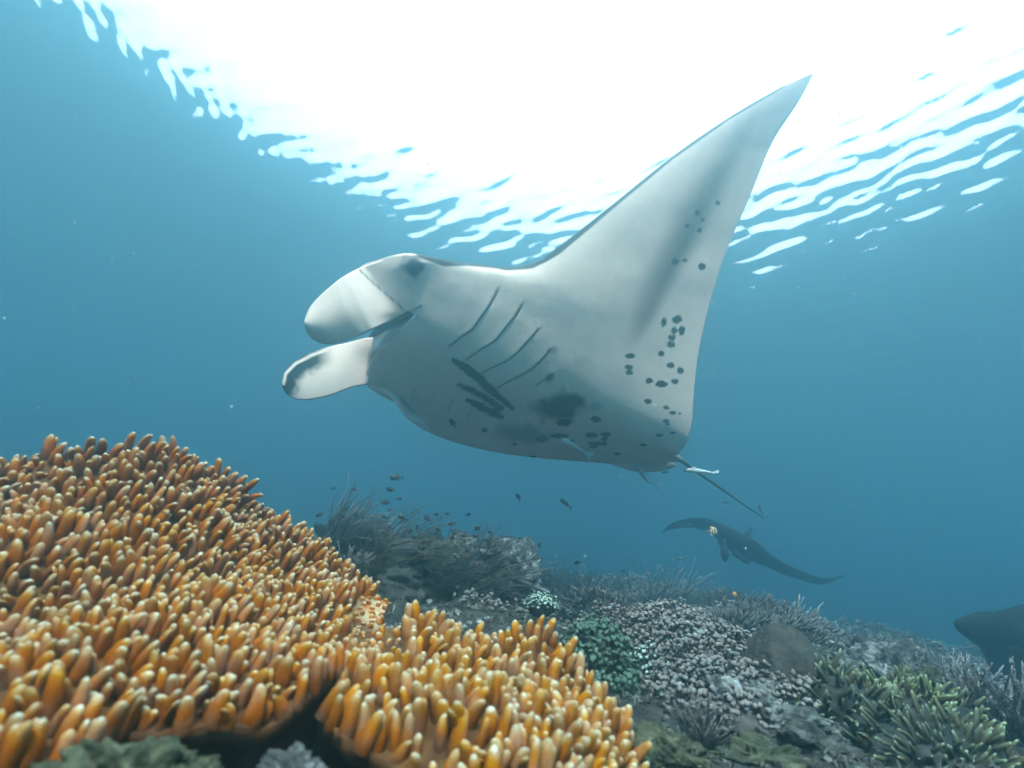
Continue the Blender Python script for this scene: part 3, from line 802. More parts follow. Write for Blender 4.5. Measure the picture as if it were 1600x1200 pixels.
# ---------------------------------------------------------------- orange finger corals
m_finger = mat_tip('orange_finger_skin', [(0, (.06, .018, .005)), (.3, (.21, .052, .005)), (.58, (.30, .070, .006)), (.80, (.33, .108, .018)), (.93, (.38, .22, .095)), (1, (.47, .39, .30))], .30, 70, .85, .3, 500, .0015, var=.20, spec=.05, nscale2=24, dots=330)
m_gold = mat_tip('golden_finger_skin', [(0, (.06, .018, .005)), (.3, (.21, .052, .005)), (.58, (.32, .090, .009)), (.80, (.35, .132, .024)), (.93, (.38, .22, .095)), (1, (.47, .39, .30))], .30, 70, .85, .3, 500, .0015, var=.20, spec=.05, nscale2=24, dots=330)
m_cbase = mat_noise('orange_coral_flesh', [(.3, (.03, .010, .003)), (.5, (.085, .028, .006)), (.7, (.15, .068, .018))], 14, 5, .8, .5, 120, .004)
nt = m_cbase.node_tree
pa = nt.nodes.new('ShaderNodeAttribute'); pa.attribute_name = 'sore'
pm = nt.nodes.new('ShaderNodeMixRGB'); pn = nt.nodes.new('ShaderNodeTexNoise'); pn.inputs['Scale'].default_value = 30; pn.inputs['Detail'].default_value = 6
pr = nt.nodes.new('ShaderNodeValToRGB'); pr.color_ramp.elements[0].position = .38; pr.color_ramp.elements[0].color = (.45, .13, .03, 1); pr.color_ramp.elements[1].position = .56; pr.color_ramp.elements[1].color = (.42, .34, .21, 1)
tcn = nt.nodes.new('ShaderNodeTexCoord'); nt.links.new(tcn.outputs['Object'], pn.inputs['Vector']); nt.links.new(pn.outputs[0], pr.inputs[0])
nt.links.new(pa.outputs['Fac'], pm.inputs[0]); nt.links.new(nt.nodes['Color Ramp'].outputs[0], pm.inputs[1]); nt.links.new(pr.outputs[0], pm.inputs[2]); nt.links.new(pm.outputs[0], nt.nodes['Principled BSDF'].inputs['Base Color'])
def finger_mesh(i, sides, rings):
    r_ = np.random.default_rng(100 + i)
    t = np.array(rings)
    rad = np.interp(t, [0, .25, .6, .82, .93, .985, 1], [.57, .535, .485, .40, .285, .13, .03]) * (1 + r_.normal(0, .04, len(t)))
    bend = r_.normal(0, .28, 2)
    a = np.arange(sides) * 2 * math.pi / sides
    sq = 1 + .12 * r_.normal()
    V = np.stack([(rad[:, None] * np.cos(a) * sq + bend[0] * (t ** 2)[:, None]).ravel(), (rad[:, None] * np.sin(a) / sq + bend[1] * (t ** 2)[:, None]).ravel(), np.repeat(t, sides)], 1)
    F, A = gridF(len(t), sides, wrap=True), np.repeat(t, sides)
    if i % 4 == 3:                                             # a forked one: a shorter side branch grows out half way up
        n = len(V); h_ = r_.uniform(.55, .8); an = r_.uniform(0, 6.28)
        V2 = V.copy(); V2[:, :2] = (V[:, :2]) * .78 + np.outer(V[:, 2], [.75 * math.cos(an), .75 * math.sin(an)]); V2[:, 2] = .12 + V[:, 2] * h_
        V = np.concatenate([V, V2]); F = np.concatenate([F, F + n]); A = np.concatenate([A, A])
    return V, F, A
RINGS = [0, .22, .45, .65, .8, .91, .975, 1]
FV = [finger_mesh(i, 9, RINGS) for i in range(14)]
# diameter of a unit finger is about 1, its length is 1 before scaling
FMESH = [make_mesh('finger', v, f, m_finger, {'tip': a}) for v, f, a in FV]
GMESH = [make_mesh('finger', v, f, m_gold, {'tip': a}) for v, f, a in FV]

def colony(name, ctrl, label, dia, spacing, nparts, sparse=None, seed=1, under=.22, length=2.6, gold=False):
    """ctrl[column][row] = (px, py, z): row 0 the ridge ... last row the lower rim"""
    C = np.array(ctrl, float)                                   # cols x rows x 3
    g = cr(C, 90)
    g = np.transpose(cr(np.transpose(g, (1, 0, 2)), 60), (1, 0, 2))   # 90 x 60 x 3
    G = at(g[..., 0], g[..., 1], g[..., 2])
    N = normals_of(G)
    if (N[..., 2].mean() < 0): N = -N
    lump = fbm(G * 7, 3, seed * 13); fold = fbm(G * 3.2, 2, seed * 7)
    G = G + N * (.024 * lump + .048 * fold)[..., None]
    N = normals_of(G)
    if (N[..., 2].mean() < 0): N = -N
    # continue behind the ridge and under the rim so the colony is a closed mass
    away = unit(G[:, 0] * [1, 1, 0])
    rows_b = [G[:, 0] + away * d + np.array([0, 0, -h]) for d, h in ((.34, .55), (.28, .28), (.18, .10), (.08, .02))]
    inn = unit(G[:, -1] * [1, 1, 0])
    rows_u = [G[:, -1] + inn * d + np.array([0, 0, -h]) for d, h in ((.015, .02), (.05, .03), (.14, .02), (.2, .10), (.22, .4))]
    full = np.concatenate([np.stack(rows_b, 1), G, np.stack(rows_u, 1)], 1)
    c0 = G[45, -1]
    r_ = np.random.default_rng(seed)
    rt = root(name, c0, label, 'soft coral')
    fx, fy = project(full)
    sore = np.clip(1.4 - np.hypot((fx - 592) / 30, (fy - 955) / 26) + .3 * vnoise(full * 40, 3), 0, 1)
    obj('base', make_mesh('base', full.reshape(-1, 3) - c0, gridF(*full.shape[:2]), m_cbase, {'sore': sore.ravel()}), rt)
    # scatter feet over the surface
    cell = np.linalg.norm(np.cross(G[1:, :-1] - G[:-1, :-1], G[:-1, 1:] - G[:-1, :-1]), axis=-1)
    p = (cell / cell.sum()).ravel()
    n_try = 36000
    ks = r_.choice(len(p), n_try, p=p); ia, ib = np.unravel_index(ks, cell.shape)
    fa, fb = r_.random(n_try)[:, None], r_.random(n_try)[:, None]
    P = G[ia, ib] * (1 - fa) * (1 - fb) + G[ia + 1, ib] * fa * (1 - fb) + G[ia, ib + 1] * (1 - fa) * fb + G[ia + 1, ib + 1] * fa * fb
    Nn = N[ia, ib]
    kept = np.zeros((0, 3)); idx = []
    for i in range(n_try):
        if len(kept) and (((kept - P[i]) ** 2).sum(1) < spacing ** 2).any(): continue
        kept = np.concatenate([kept, P[i:i + 1]]); idx.append(i)
    items = []
    for i in idx:
        px, py = project(P[i])
        sc = 1.0; ln = length * r_.uniform(.72, 1.25)
        if sparse:
            keep, ls, ds = sparse(px, py, r_)
            if not keep: continue
            ln *= ls; sc *= ds
        d = dia * sc * r_.uniform(.82, 1.16)
        ax = unit(Nn[i] * .75 + np.array([.12, -.02, .85]) + r_.normal(0, .09, 3))
        dist = np.linalg.norm(P[i])
        items.append((d / dist if -40 < px < 1640 and py < 1250 else 0, P[i] - Nn[i] * .006, ax, d, d * ln))
    items.sort(key=lambda q: -q[0])
    st = MB()
    for k, (vis, pp, ax, d, ln) in enumerate(items):
        x, y, z = frame(ax); rot = r_.uniform(0, 6.283)
        x, y = x * math.cos(rot) + y * math.sin(rot), y * math.cos(rot) - x * math.sin(rot)
        vi = r_.integers(14)
        if k < nparts and vis > 0:
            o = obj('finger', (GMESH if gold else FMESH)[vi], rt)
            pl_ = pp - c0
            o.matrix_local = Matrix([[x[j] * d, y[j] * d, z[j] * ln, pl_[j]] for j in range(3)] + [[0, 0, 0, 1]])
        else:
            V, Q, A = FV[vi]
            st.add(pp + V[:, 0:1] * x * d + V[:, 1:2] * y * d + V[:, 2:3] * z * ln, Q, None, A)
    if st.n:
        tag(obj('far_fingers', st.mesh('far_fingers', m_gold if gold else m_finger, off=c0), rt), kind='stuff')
    return rt
LC = [[(-150, 735, 1.12), (-150, 870, .90), (-150, 1040, .68), (-150, 1270, .50)],
      [(0, 735, 1.12), (0, 860, .90), (0, 1020, .70), (0, 1250, .50)],
      [(90, 722, 1.14), (80, 850, .93), (90, 1010, .72), (130, 1205, .54)],
      [(180, 714, 1.17), (180, 840, .98), (180, 975, .76), (190, 1158, .61)],
      [(270, 732, 1.22), (270, 850, 1.02), (270, 975, .81), (290, 1162, .62)],
      [(345, 762, 1.27), (350, 870, 1.06), (360, 985, .85), (390, 1168, .66)],
      [(400, 812, 1.32), (410, 900, 1.11), (420, 995, .89), (460, 1125, .70)],
      [(475, 852, 1.36), (480, 920, 1.16), (490, 995, .93), (510, 1080, .76)],
      [(548, 910, 1.38), (540, 948, 1.19), (540, 995, .98), (548, 1045, .82)],
      [(605, 945, 1.35), (600, 962, 1.21), (592, 982, 1.06), (588, 1005, .92)]]
def left_sparse(px, py, r_):
    ls = 1.0; ds = 1.0; keep = True
    d = math.hypot((px - 590) / 50, (py - 985) / 55)
    if d < 1: ls = .45; ds = .75
    if px < 70 and py < 800: ls = .7
    return keep, ls, ds
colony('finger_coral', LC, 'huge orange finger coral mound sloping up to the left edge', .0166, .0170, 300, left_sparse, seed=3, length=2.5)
RC = [[(590, 985, 1.03), (570, 1015, .93), (542, 1050, .83), (520, 1085, .73)],
      [(640, 968, 1.04), (620, 1018, .92), (592, 1085, .79), (565, 1150, .67)],
      [(720, 972, 1.05), (700, 1030, .92), (672, 1105, .77), (625, 1205, .63)],
      [(800, 985, 1.05), (782, 1050, .90), (762, 1125, .76), (720, 1245, .60)],
      [(856, 1012, 1.03), (850, 1070, .89), (842, 1145, .75), (820, 1265, .60)],
      [(888, 1062, .99), (898, 1118, .87), (910, 1185, .76), (900, 1285, .62)],
      [(928, 1122, .94), (945, 1168, .85), (958, 1222, .76), (980, 1305, .64)],
      [(975, 1190, .89), (995, 1225, .83), (1010, 1270, .76), (1040, 1345, .67)]]
def right_sparse(px, py, r_):
    ls = 1.0; ds = 1.0; keep = True
    d = math.hypot((px - 580) / 55, (py - 1010) / 55)
    if d < 1: ls = .5; ds = .75
    if 640 < px < 840 and py > 1130: keep = r_.random() < .78
    if px < 600 and py > 1090: keep = r_.random() < .75
    return keep, ls, ds
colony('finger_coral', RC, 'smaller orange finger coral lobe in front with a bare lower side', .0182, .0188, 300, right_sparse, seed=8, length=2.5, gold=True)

# ---------------------------------------------------------------- reef builders
def lumpy(V, seed, amp, freq, oct_=4):
    n = fbm(V * freq + seed * 3.1, oct_ + 1, seed, .58)
    return V * (1 + amp * n)[:, None]

def rock(name, px, py, z, rx, ry, rz, mat, label, cat, group=None, seed=1, amp=.35, freq=1.6, sub=5, sink=.3, P=None, rot=0):
    P = at(px, py, z) if P is None else P
    V, T = ico(sub)
    V = lumpy(V, seed, amp, freq) * [rx, ry, rz]
    c, s = math.cos(rot), math.sin(rot)
    V = np.stack([V[:, 0] * c - V[:, 1] * s, V[:, 0] * s + V[:, 1] * c, V[:, 2]], 1)
    o = obj(name, make_mesh(name, V, T, mat, {'tip': np.clip(V[:, 2] / rz * .5 + .5, 0, 1)}), None, P - np.array([0, 0, rz * sink]))
    return tag(o, label, cat, group)

def dome_points(n, rx, ry, rz, r_, up=.05):
    k = np.arange(n); ph = k * 2.399963
    zc = 1 - (1 - up) * (k + .5) / n
    rr = np.sqrt(1 - zc ** 2)
    D = np.stack([rr * np.cos(ph), rr * np.sin(ph), zc], 1) + r_.normal(0, .05, (n, 3))
    D = unit(D)
    return D * [rx, ry, rz], unit(D / [rx, ry, rz])

def polyp_coral(P, rx, ry, rz, n, size, mat, mbase, label, seed, cat='soft coral', name='soft_coral', stalk=1.2, amp=.2, blob=True, ang=0, group=None, lean=(0, 0, 0)):
    r_ = np.random.default_rng(seed)
    rt = root(name, P, label, cat, group)
    V, T = ico(3)
    Vb_ = lumpy(V, seed, amp, 1.5); Vb_ = Vb_ * (1 + .10 * vnoise(Vb_ * 4.5, seed))[:, None]
    ca, sa = math.cos(ang), math.sin(ang)
    def rotz(Q): return np.stack([Q[..., 0] * ca - Q[..., 1] * sa, Q[..., 0] * sa + Q[..., 1] * ca, Q[..., 2]], -1)
    obj('base', make_mesh('base', rotz(Vb_ * [rx * .93, ry * .93, rz * .9]), T, mbase, {'tip': np.zeros(len(V))}), rt)
    Q, N = dome_points(n, rx, ry, rz, r_)
    Q = Q * (1 + amp * fbm(unit(Q / [rx, ry, rz]) * 1.5 + seed * 3.1, 5, seed, .58))[:, None]
    Q = Q * (1 + .10 * vnoise(Q / [rx, ry, rz] * 4.5, seed))[:, None] + r_.normal(0, size * .5, Q.shape)
    Q = rotz(Q); N = rotz(N)
    mb = MB(); V1, T1 = ico(1 if n < 600 else 0)
    for q, nn in zip(Q, N):
        s = size * r_.uniform(.55, 1.45)
        d = unit(nn + r_.normal(0, .25, 3) + np.array(lean))
        tip = q + d * s * stalk
        if blob:
            x, y, zz = frame(d)
            W_ = V1 * (1 + .35 * r_.normal(0, 1, (len(V1), 1)).clip(-1, 1))
            mb.add(tip + s * .55 * (W_[:, 0:1] * x + W_[:, 1:2] * y + W_[:, 2:3] * zz * .8), None, T1, np.clip(.75 + .35 * W_[:, 2], .3, 1))
            tube(mb, np.array([q - d * s * .3, tip]), [s * .22, s * .18], 4, A=np.array([0, .4]), cap=False)
        else:
            b2 = unit(d + r_.normal(0, .22, 3))
            tube(mb, np.array([q - d * s * .3, q + d * s * stalk * .5, q + d * s * stalk * .5 + b2 * s * stalk * .5]), [s * .30, s * .26, s * .13], 5, A=np.array([0, .55, 1]))
    tag(obj('polyps', mb.mesh('polyps', mat), rt), kind='stuff')
    return rt

def plume(P, n, length, lean, spread, mat, label, seed, cat='sea plume', name='sea_plume', group=None, thick=.0035, barbs=10, barb=.06, curl=.5, patch=.12, stiff=0):
    """bush of feathered strands rooted round P and swept along 'lean'"""
    r_ = np.random.default_rng(seed)
    rt = root(name, P, label, cat, group)
    st = MB(); br = MB(); n = int(n * .62); barbs = int(barbs * 2.2); barb *= .8
    lean = np.array(lean, float)
    for i in range(n):
        b0 = np.array([*(r_.normal(0, patch, 2)), 0]) * length
        d = unit(np.array([r_.normal(0, spread), r_.normal(0, spread), 1.0]) + lean * r_.uniform(.1, .5))
        L_ = length * r_.uniform(.5, 1.12)
        k = 7; pts = [b0]; dd = d
        sw = lean * r_.uniform(.6, 1.3) + r_.normal(0, .18, 3)
        for j in range(1, k):
            dd = unit(dd + sw * curl / k * 1.6 + r_.normal(0, .13, 3)); pts.append(pts[-1] + dd * L_ / (k - 1))
        pts = np.array(pts); pts[:, 2] = np.maximum(pts[:, 2], -.05)
        tube(st, pts, np.linspace(thick, thick * .35, k), 3)
        if barbs:
            tq = np.sort(r_.uniform(.12, .99, barbs)); c = np.stack([np.interp(tq, np.linspace(0, 1, k), pts[:, a]) for a in range(3)], 1)
            T = np.stack([np.interp(tq, np.linspace(0, 1, k), np.gradient(pts[:, a])) for a in range(3)], 1); T = unit(T)
            sd = unit(np.cross(T, r_.normal(0, 1, (1, 3))))
            for s_ in (-1, 1):
                ln = barb * length * (1.0 - .5 * tq)[:, None] * r_.uniform(.6, 1.2, (barbs, 1))
                e = c + unit(T * 1.3 + s_ * sd + r_.normal(0, .25, (barbs, 3)) + lean * .4) * ln
                wv = unit(np.cross(e - c, r_.normal(0, 1, (barbs, 3)))) * thick * .8
                V = np.stack([c + wv, c - wv, e], 1).reshape(-1, 3)
                W2 = unit(np.cross(wv, e - c)) * thick * .8
                V2 = np.stack([c + W2, c - W2, e], 1).reshape(-1, 3)
                br.add(V, None, np.arange(len(V)).reshape(-1, 3), np.repeat(tq, 3)); br.add(V2, None, np.arange(len(V)).reshape(-1, 3), np.repeat(tq, 3))
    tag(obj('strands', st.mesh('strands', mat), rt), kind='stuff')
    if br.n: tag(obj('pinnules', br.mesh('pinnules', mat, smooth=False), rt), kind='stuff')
    return rt

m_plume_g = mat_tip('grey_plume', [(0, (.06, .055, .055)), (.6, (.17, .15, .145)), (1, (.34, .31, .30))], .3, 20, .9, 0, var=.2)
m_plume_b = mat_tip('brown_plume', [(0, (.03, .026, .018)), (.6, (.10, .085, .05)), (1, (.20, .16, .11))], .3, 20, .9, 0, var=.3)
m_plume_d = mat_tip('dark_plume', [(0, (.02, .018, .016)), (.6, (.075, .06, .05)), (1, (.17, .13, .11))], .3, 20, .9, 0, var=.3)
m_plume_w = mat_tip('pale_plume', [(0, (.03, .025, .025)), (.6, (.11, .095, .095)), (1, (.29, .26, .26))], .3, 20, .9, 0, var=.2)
m_rock = mat_noise('reef_rock', [(.3, (.015, .015, .016)), (.48, (.04, .036, .034)), (.6, (.065, .06, .056)), (.74, (.17, .165, .16))], 24, 9, .9, .9, 60, .012, coords='Object')
m_rockw = mat_noise('encrusted_rock', [(.30, (.02, .02, .022)), (.48, (.06, .056, .056)), (.58, (.20, .19, .19)), (.72, (.42, .41, .42))], 30, 9, .9, .9, 70, .012, dist=.6)
m_rockg = mat_noise('algae_rock', [(.30, (.02, .022, .016)), (.46, (.035, .036, .02)), (.58, (.075, .073, .042)), (.74, (.18, .175, .13))], 34, 9, .9, .9, 70, .012, dist=.5)
m_bould = mat_noise('boulder_coral', [(.35, (.025, .021, .019)), (.65, (.06, .052, .048))], 22, 5, .9, .6, 130, .006)
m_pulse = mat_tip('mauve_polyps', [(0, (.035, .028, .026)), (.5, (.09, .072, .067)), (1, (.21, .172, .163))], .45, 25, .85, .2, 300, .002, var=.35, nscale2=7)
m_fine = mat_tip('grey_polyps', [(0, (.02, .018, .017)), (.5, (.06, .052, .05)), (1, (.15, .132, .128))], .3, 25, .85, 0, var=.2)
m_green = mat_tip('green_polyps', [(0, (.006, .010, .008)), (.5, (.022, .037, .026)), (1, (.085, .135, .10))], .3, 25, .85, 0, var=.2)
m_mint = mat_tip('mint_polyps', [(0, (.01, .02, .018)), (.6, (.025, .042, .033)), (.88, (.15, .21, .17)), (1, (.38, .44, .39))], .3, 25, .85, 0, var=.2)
m_lime = mat_tip('lime_fingers', [(0, (.03, .02, .01)), (.5, (.07, .06, .03)), (.85, (.10, .11, .055)), (1, (.28, .31, .20))], .3, 25, .8, 0, var=.25)
m_mauveb = mat_noise('mauve_coral_flesh', [(.35, (.05, .04, .04)), (.65, (.13, .10, .10))], 40, 5, .9, .6, 90, .006)
m_darkb = mat_noise('dark_coral_flesh', [(.35, (.012, .014, .014)), (.65, (.045, .045, .042))], 20, 5, .9, .6, 90, .006)

# ridge behind the orange coral: outcrop, plumes
def gp(px, z, up=0.0):
    p = ground(px, z); return p + np.array([0, 0, up])
rock('reef_rock', 0, 0, 0, .42, .30, .22, m_rock, 'long dark rock carrying the sea plumes behind the orange coral', 'rock', seed=5, P=gp(600, 2.7, .12), amp=.4)
rock('reef_rock', 0, 0, 0, .24, .2, .17, m_rockw, 'white crusted dark rock between the brown plume and the dark bushes', 'rock', seed=9, P=at(735, 872, 2.8), amp=.4, sub=5)
rock('reef_rock', 0, 0, 0, .15, .15, .17, m_rockw, 'upright white crusted rock at the right end of the dark plume bank', 'rock', seed=12, P=at(802, 893, 2.75), amp=.45, sub=4)
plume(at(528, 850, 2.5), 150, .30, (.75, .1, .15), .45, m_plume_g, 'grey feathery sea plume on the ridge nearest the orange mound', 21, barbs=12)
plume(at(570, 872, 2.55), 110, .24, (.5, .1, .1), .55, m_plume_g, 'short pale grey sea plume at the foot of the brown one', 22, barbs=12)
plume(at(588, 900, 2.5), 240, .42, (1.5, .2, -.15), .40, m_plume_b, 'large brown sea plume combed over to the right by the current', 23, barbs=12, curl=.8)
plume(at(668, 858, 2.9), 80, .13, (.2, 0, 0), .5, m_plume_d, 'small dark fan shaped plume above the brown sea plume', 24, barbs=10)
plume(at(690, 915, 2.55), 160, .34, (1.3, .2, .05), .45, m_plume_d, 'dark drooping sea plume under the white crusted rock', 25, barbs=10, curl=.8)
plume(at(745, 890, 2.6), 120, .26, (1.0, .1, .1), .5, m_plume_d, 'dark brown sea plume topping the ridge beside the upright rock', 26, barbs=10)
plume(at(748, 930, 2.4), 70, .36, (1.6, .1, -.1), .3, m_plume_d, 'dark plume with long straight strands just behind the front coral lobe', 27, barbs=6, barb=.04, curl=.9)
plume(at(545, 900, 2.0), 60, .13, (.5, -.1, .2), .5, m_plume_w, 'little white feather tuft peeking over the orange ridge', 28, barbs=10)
mb = MB()
q = cr(np.array([(805, 905, 2.5), (825, 913, 2.45), (842, 920, 2.4), (858, 926, 2.38)], float), 14)
tube(mb, at(q[:, 0], q[:, 1], q[:, 2]) , np.linspace(.016, .008, 14), 6)
tag(obj('dead_branch', mb.mesh('dead_branch', m_plume_w)), 'pale dead branch lying out from the upright crusted rock', 'branch')

# reef in the middle distance
def on(px, py, up=0): 
    p, z_ = hit(px, py); return p + np.array([0, 0, up]), z_
def ground_or(px, z, up=0): return gp(px, z, up)
polyp_coral(at(845, 950, 1.9), .05, .05, .035, 260, .0075, m_mint, m_darkb, 'little white speckled soft coral tuft behind the orange lobe', 31)
plume(gp(880, 4.3), 110, .40, (.35, 0, .1), .7, m_plume_g, 'grey bushy plume left of the brown branching corals', 32, barbs=12)
plume(gp(920, 3.6), 130, .34, (.2, 0, .1), .8, m_plume_d, 'brown bushy plume just above the grey finger coral', 33, barbs=12)
plume(gp(1010, 3.6), 130, .36, (.9, 0, 0), .8, m_plume_d, 'brown branching bush above the mauve soft coral', 34, barbs=10, curl=.7)
plume(gp(1060, 3.7), 130, .34, (.9, 0, 0), .8, m_plume_g, 'grey brown branching bush right of the brown one', 35, barbs=10, curl=.7)
plume(gp(1120, 3.2), 70, .22, (.1, 0, .2), .4, m_plume_d, 'small upright brown plume behind the mauve soft coral', 36, barbs=12)
plume(gp(830, 3.8), 100, .34, (1.0, 0, .1), .5, m_plume_g, 'grey swept plume past the upright crusted rock', 37, barbs=12, curl=.8)
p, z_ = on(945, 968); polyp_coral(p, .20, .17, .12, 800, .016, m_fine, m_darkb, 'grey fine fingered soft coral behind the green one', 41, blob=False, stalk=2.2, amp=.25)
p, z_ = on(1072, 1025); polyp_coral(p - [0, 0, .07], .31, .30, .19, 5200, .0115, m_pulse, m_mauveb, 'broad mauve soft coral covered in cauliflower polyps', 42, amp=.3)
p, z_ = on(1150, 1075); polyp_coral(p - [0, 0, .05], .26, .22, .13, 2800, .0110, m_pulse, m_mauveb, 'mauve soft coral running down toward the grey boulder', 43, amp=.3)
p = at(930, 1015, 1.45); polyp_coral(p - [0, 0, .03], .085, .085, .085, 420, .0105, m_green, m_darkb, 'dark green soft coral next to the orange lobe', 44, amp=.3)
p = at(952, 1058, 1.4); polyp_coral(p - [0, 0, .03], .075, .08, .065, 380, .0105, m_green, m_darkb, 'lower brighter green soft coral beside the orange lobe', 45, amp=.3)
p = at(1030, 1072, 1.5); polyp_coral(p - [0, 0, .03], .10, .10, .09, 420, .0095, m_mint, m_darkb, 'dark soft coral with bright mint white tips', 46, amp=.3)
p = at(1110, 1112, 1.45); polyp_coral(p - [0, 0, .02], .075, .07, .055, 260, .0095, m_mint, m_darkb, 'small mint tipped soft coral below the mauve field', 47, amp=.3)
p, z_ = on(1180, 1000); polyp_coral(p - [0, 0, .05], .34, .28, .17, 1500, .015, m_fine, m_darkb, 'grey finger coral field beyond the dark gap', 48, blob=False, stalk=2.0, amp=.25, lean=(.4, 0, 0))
p, z_ = on(1232, 1085); rock('boulder_coral', 0, 0, 0, .10, .10, .12, m_bould, 'smooth round grey brown boulder coral', 'coral', seed=14, P=p + [0, 0, .05], amp=.10, freq=1.1, sink=0)
p, z_ = on(1180, 1130); rock('reef_rock', 0, 0, 0, .15, .10, .085, m_rockw, 'dark rock with a pale bluish crusted top below the mauve coral', 'rock', seed=15, P=p + [0, 0, .02], amp=.35, rot=-.5)
p, z_ = on(1300, 1115); polyp_coral(p - [0, 0, .02], .13, .12, .10, 260, .014, m_lime, m_darkb, 'yellow green finger coral in front of the round boulder', 51, blob=False, stalk=2.3, amp=.25)
p, z_ = on(1390, 1130); polyp_coral(p - [0, 0, .02], .17, .14, .11, 340, .014, m_lime, m_darkb, 'larger yellow green finger coral under the white topped rock', 52, blob=False, stalk=2.1, amp=.3)
p, z_ = on(1470, 1185); polyp_coral(p - [0, 0, .02], .13, .12, .09, 240, .014, m_lime, m_darkb, 'yellow green finger coral in the lower right corner', 53, blob=False, stalk=2.1, amp=.3)
p, z_ = on(1395, 1085); rock('reef_rock', 0, 0, 0, .12, .10, .10, m_rockw, 'knobbly white topped rock on the near slope', 'rock', seed=17, P=p + [0, 0, .06], amp=.4)
p, z_ = on(1440, 1105); rock('reef_rock', 0, 0, 0, .11, .09, .09, m_rockg, 'green algae covered rock beside the white topped one', 'rock', seed=18, P=p + [0, 0, .04], amp=.4)
p, z_ = on(1462, 1095); plume(p, 70, .13, (.1, 0, .2), .35, m_plume_w, 'small pink white feather coral above the algae covered rock', 54, barbs=12, barb=.1)
p, z_ = on(1512, 1130); plume(p, 90, .17, (.1, 0, .2), .35, m_plume_w, 'pale upright feather coral on the near slope crest', 55, barbs=12, barb=.1)
p, z_ = on(1590, 1165); plume(p, 120, .20, (-.2, 0, .2), .5, m_plume_w, 'pale feather coral cut by the right edge of the picture', 56, barbs=12, barb=.1)
p, z_ = on(1095, 1172); plume(p, 60, .11, (0, -.1, .2), .6, m_plume_w, 'pale wispy feather tuft on the dark ground right of the orange lobe', 57, barbs=12, barb=.12)
p, z_ = on(1265, 1165); rock('reef_rock', 0, 0, 0, .10, .09, .06, m_rock, 'black rock in the hollow before the yellow green coral', 'rock', seed=19, P=p, amp=.35)
p, z_ = on(1040, 1175); rock('reef_rock', 0, 0, 0, .08, .07, .05, m_rockg, 'low yellowish algae rock touching the orange lobe', 'rock', seed=20, P=p, amp=.4)
p, z_ = on(1200, 1190); rock('reef_rock', 0, 0, 0, .12, .08, .05, m_rockg, 'low mossy rock at the bottom edge right of centre', 'rock', seed=22, P=p, amp=.4)
# in the hollow below the orange mound
rock('reef_rock', 0, 0, 0, .07, .045, .04, m_rockg, 'pale green algae rock under the orange mound at bottom left', 'rock', seed=23, P=at(205, 1240, .52), amp=.45, freq=2.4, sink=0, sub=5)
rock('reef_rock', 0, 0, 0,   .035, .03, .025, m_rockw, 'pale purple crusted stone in the dark gap between the orange corals', 'rock', seed=24, P=at(455, 1218, .58), amp=.3, freq=2.4, sink=0)

# scattered coral heads farther up and down the slope
r_ = np.random.default_rng(77)
kinds = [(m_rock, 'rock'), (m_fine, 'p'), (m_plume_d, 'b'), (m_plume_g, 'b')]
for i in range(42):
    px = r_.uniform(780, 1560); z_ = r_.uniform(2.9, 8.5) if i > 14 else r_.uniform(1.7, 2.6)
    if i <= 14: px = r_.uniform(1180, 1600)
    P = gp(px, z_)
    s = r_.uniform(.06, .15)
    kk = i % 3
    if kk == 0:
        rock('reef_rock', 0, 0, 0, s, s * .8, s * .6, m_rock, 'dark coral rock among many on the hazy far slope', 'rock', 'coral rocks over the far reef slope', seed=40 + i, P=P, sub=3, amp=.45)
    elif kk == 1:
        polyp_coral(P, s * 1.2, s, s * .6, 260, .018, m_fine, m_darkb, 'grey soft coral head among many on the hazy far slope', 140 + i, blob=False, stalk=1.7, group='soft coral heads over the far reef slope')
    else:
        plume(P, 50, s * 1.3, (.5, 0, .1), .7, m_plume_d if i % 2 else m_plume_g, 'feathery bush among many on the hazy far slope', 240 + i, group='feathery bushes over the far reef slope', barbs=8, thick=.005)

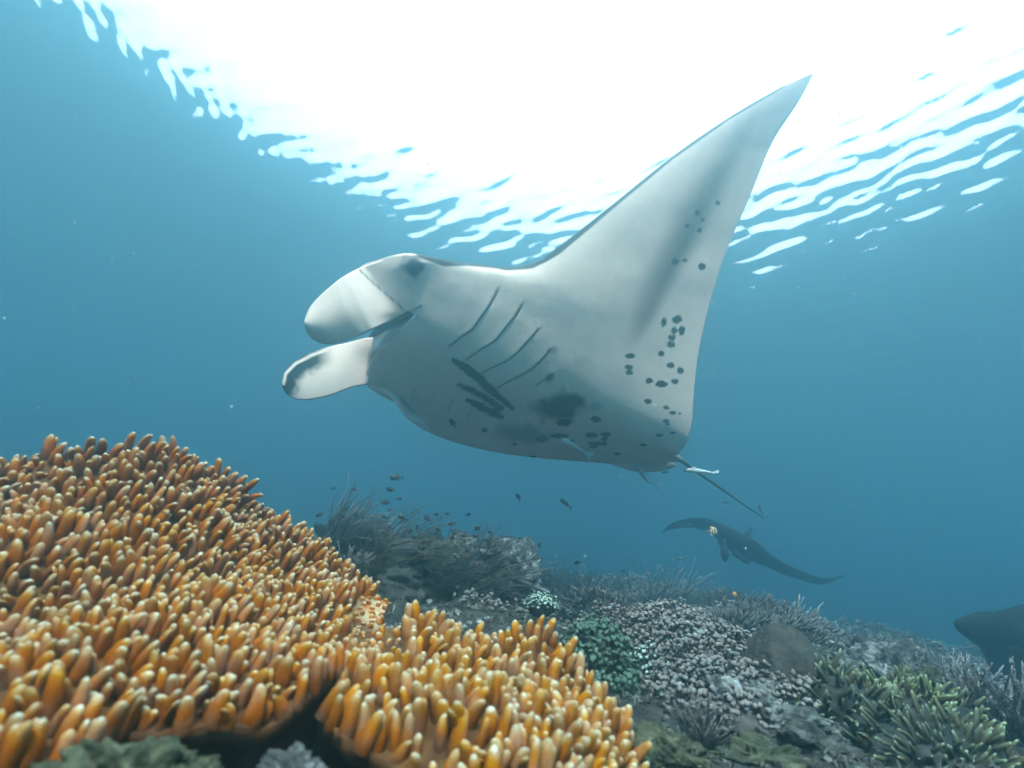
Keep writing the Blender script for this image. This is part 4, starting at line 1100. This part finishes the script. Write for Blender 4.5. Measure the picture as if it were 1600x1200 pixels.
# turf and rubble nobody could count
mb = MB(); V0, T0 = ico(0); V1, T1 = ico(1)
r_ = np.random.default_rng(5)
n = 22000
zz_ = .8 + 9 * r_.random(n) ** 1.8; pxs = r_.uniform(380, 1750, n)
for i in range(n):
    z_ = zz_[i]
    x = (pxs[i] - 800) / 800 * z_ * 1.0; y = z_ * 1.08 + r_.normal(0, .1)
    P = np.array([x, y, float(height(x, y))])
    s = r_.uniform(.003, .012) * (.4 + .5 * z_)
    if r_.random() < .62:
        W_ = V0 * (1 + .4 * r_.normal(0, 1, (12, 1)).clip(-1, 1)) * [1, 1, .7] * s
        mb.add(P + W_, None, T0, r_.uniform(0, 1))
    else:
        for k in range(5):
            d = unit(r_.normal(0, .6, 3) + [0.3, 0, 1]); w_ = unit(np.cross(d, r_.normal(0, 1, 3))) * s * .22; w2 = np.cross(w_, d)
            L_ = s * r_.uniform(1.2, 3)
            mb.add(np.array([P + w_, P - w_ * .5 + w2, P - w_ * .5 - w2, P + d * L_]), None, [(0, 1, 3), (1, 2, 3), (2, 0, 3)], r_.uniform(.0, 1))
m_turf = mat_tip('reef_turf', [(0, (.02, .02, .018)), (.4, (.045, .04, .034)), (.7, (.10, .09, .08)), (.92, (.18, .17, .155)), (1, (.36, .34, .33))], .3, 8, .9, 0, var=.3)
tag(obj('reef_turf', mb.mesh('reef_turf', m_turf, smooth=False)), 'turf tufts and coral rubble covering the reef floor', 'reef turf', kind='stuff')

mb = MB()
n = 11000
zz_ = 1.25 + 6 * r_.random(n) ** 1.5; pxs = r_.uniform(760, 1650, n)
for i in range(n):
    z_ = zz_[i]
    x = (pxs[i] - 800) / 800 * z_; y = z_ * 1.08 + r_.normal(0, .08)
    if vnoise(np.array([[x * 1.7, y * 1.7, 0.]]), 55)[0] < -.12: continue
    P = np.array([x, y, float(height(x, y))])
    s_ = r_.uniform(.006, .013) * (.7 + .22 * z_)
    d = unit(r_.normal(0, .45, 3) + [.15, 0, 1])
    tip = P + d * s_ * r_.uniform(1.2, 3.4)
    W_ = V0 * (1 + .4 * r_.normal(0, 1, (12, 1)).clip(-1, 1)) * s_ * .8
    mb.add(tip + W_, None, T0, np.clip(.7 + .4 * W_[:, 2] / s_, .2, 1))
tag(obj('coral_carpet', mb.mesh('coral_carpet', m_pulse)), 'fine knobbly soft coral carpeting the reef slope between the colonies', 'coral carpet', kind='stuff')

# drifting specks
mb = MB()
for i in range(260):
    z_ = r_.uniform(.7, 5); P = at(r_.uniform(0, 1600), r_.uniform(150, 1000), z_)
    s = r_.uniform(.0006, .0022) * (.5 + .5 * z_ ** .7)
    mb.add(P + V0 * s * r_.uniform(.6, 1.3, (12, 1)), None, T0, .5)
m_snow = mat_tip('drifting_specks', [(0, (.6, .6, .6)), (1, (.7, .7, .7))], .1, 10, .9, 0)
tag(obj('drifting_particles', mb.mesh('drifting_particles', m_snow)), 'pale specks drifting in the open water', 'particles', kind='stuff')
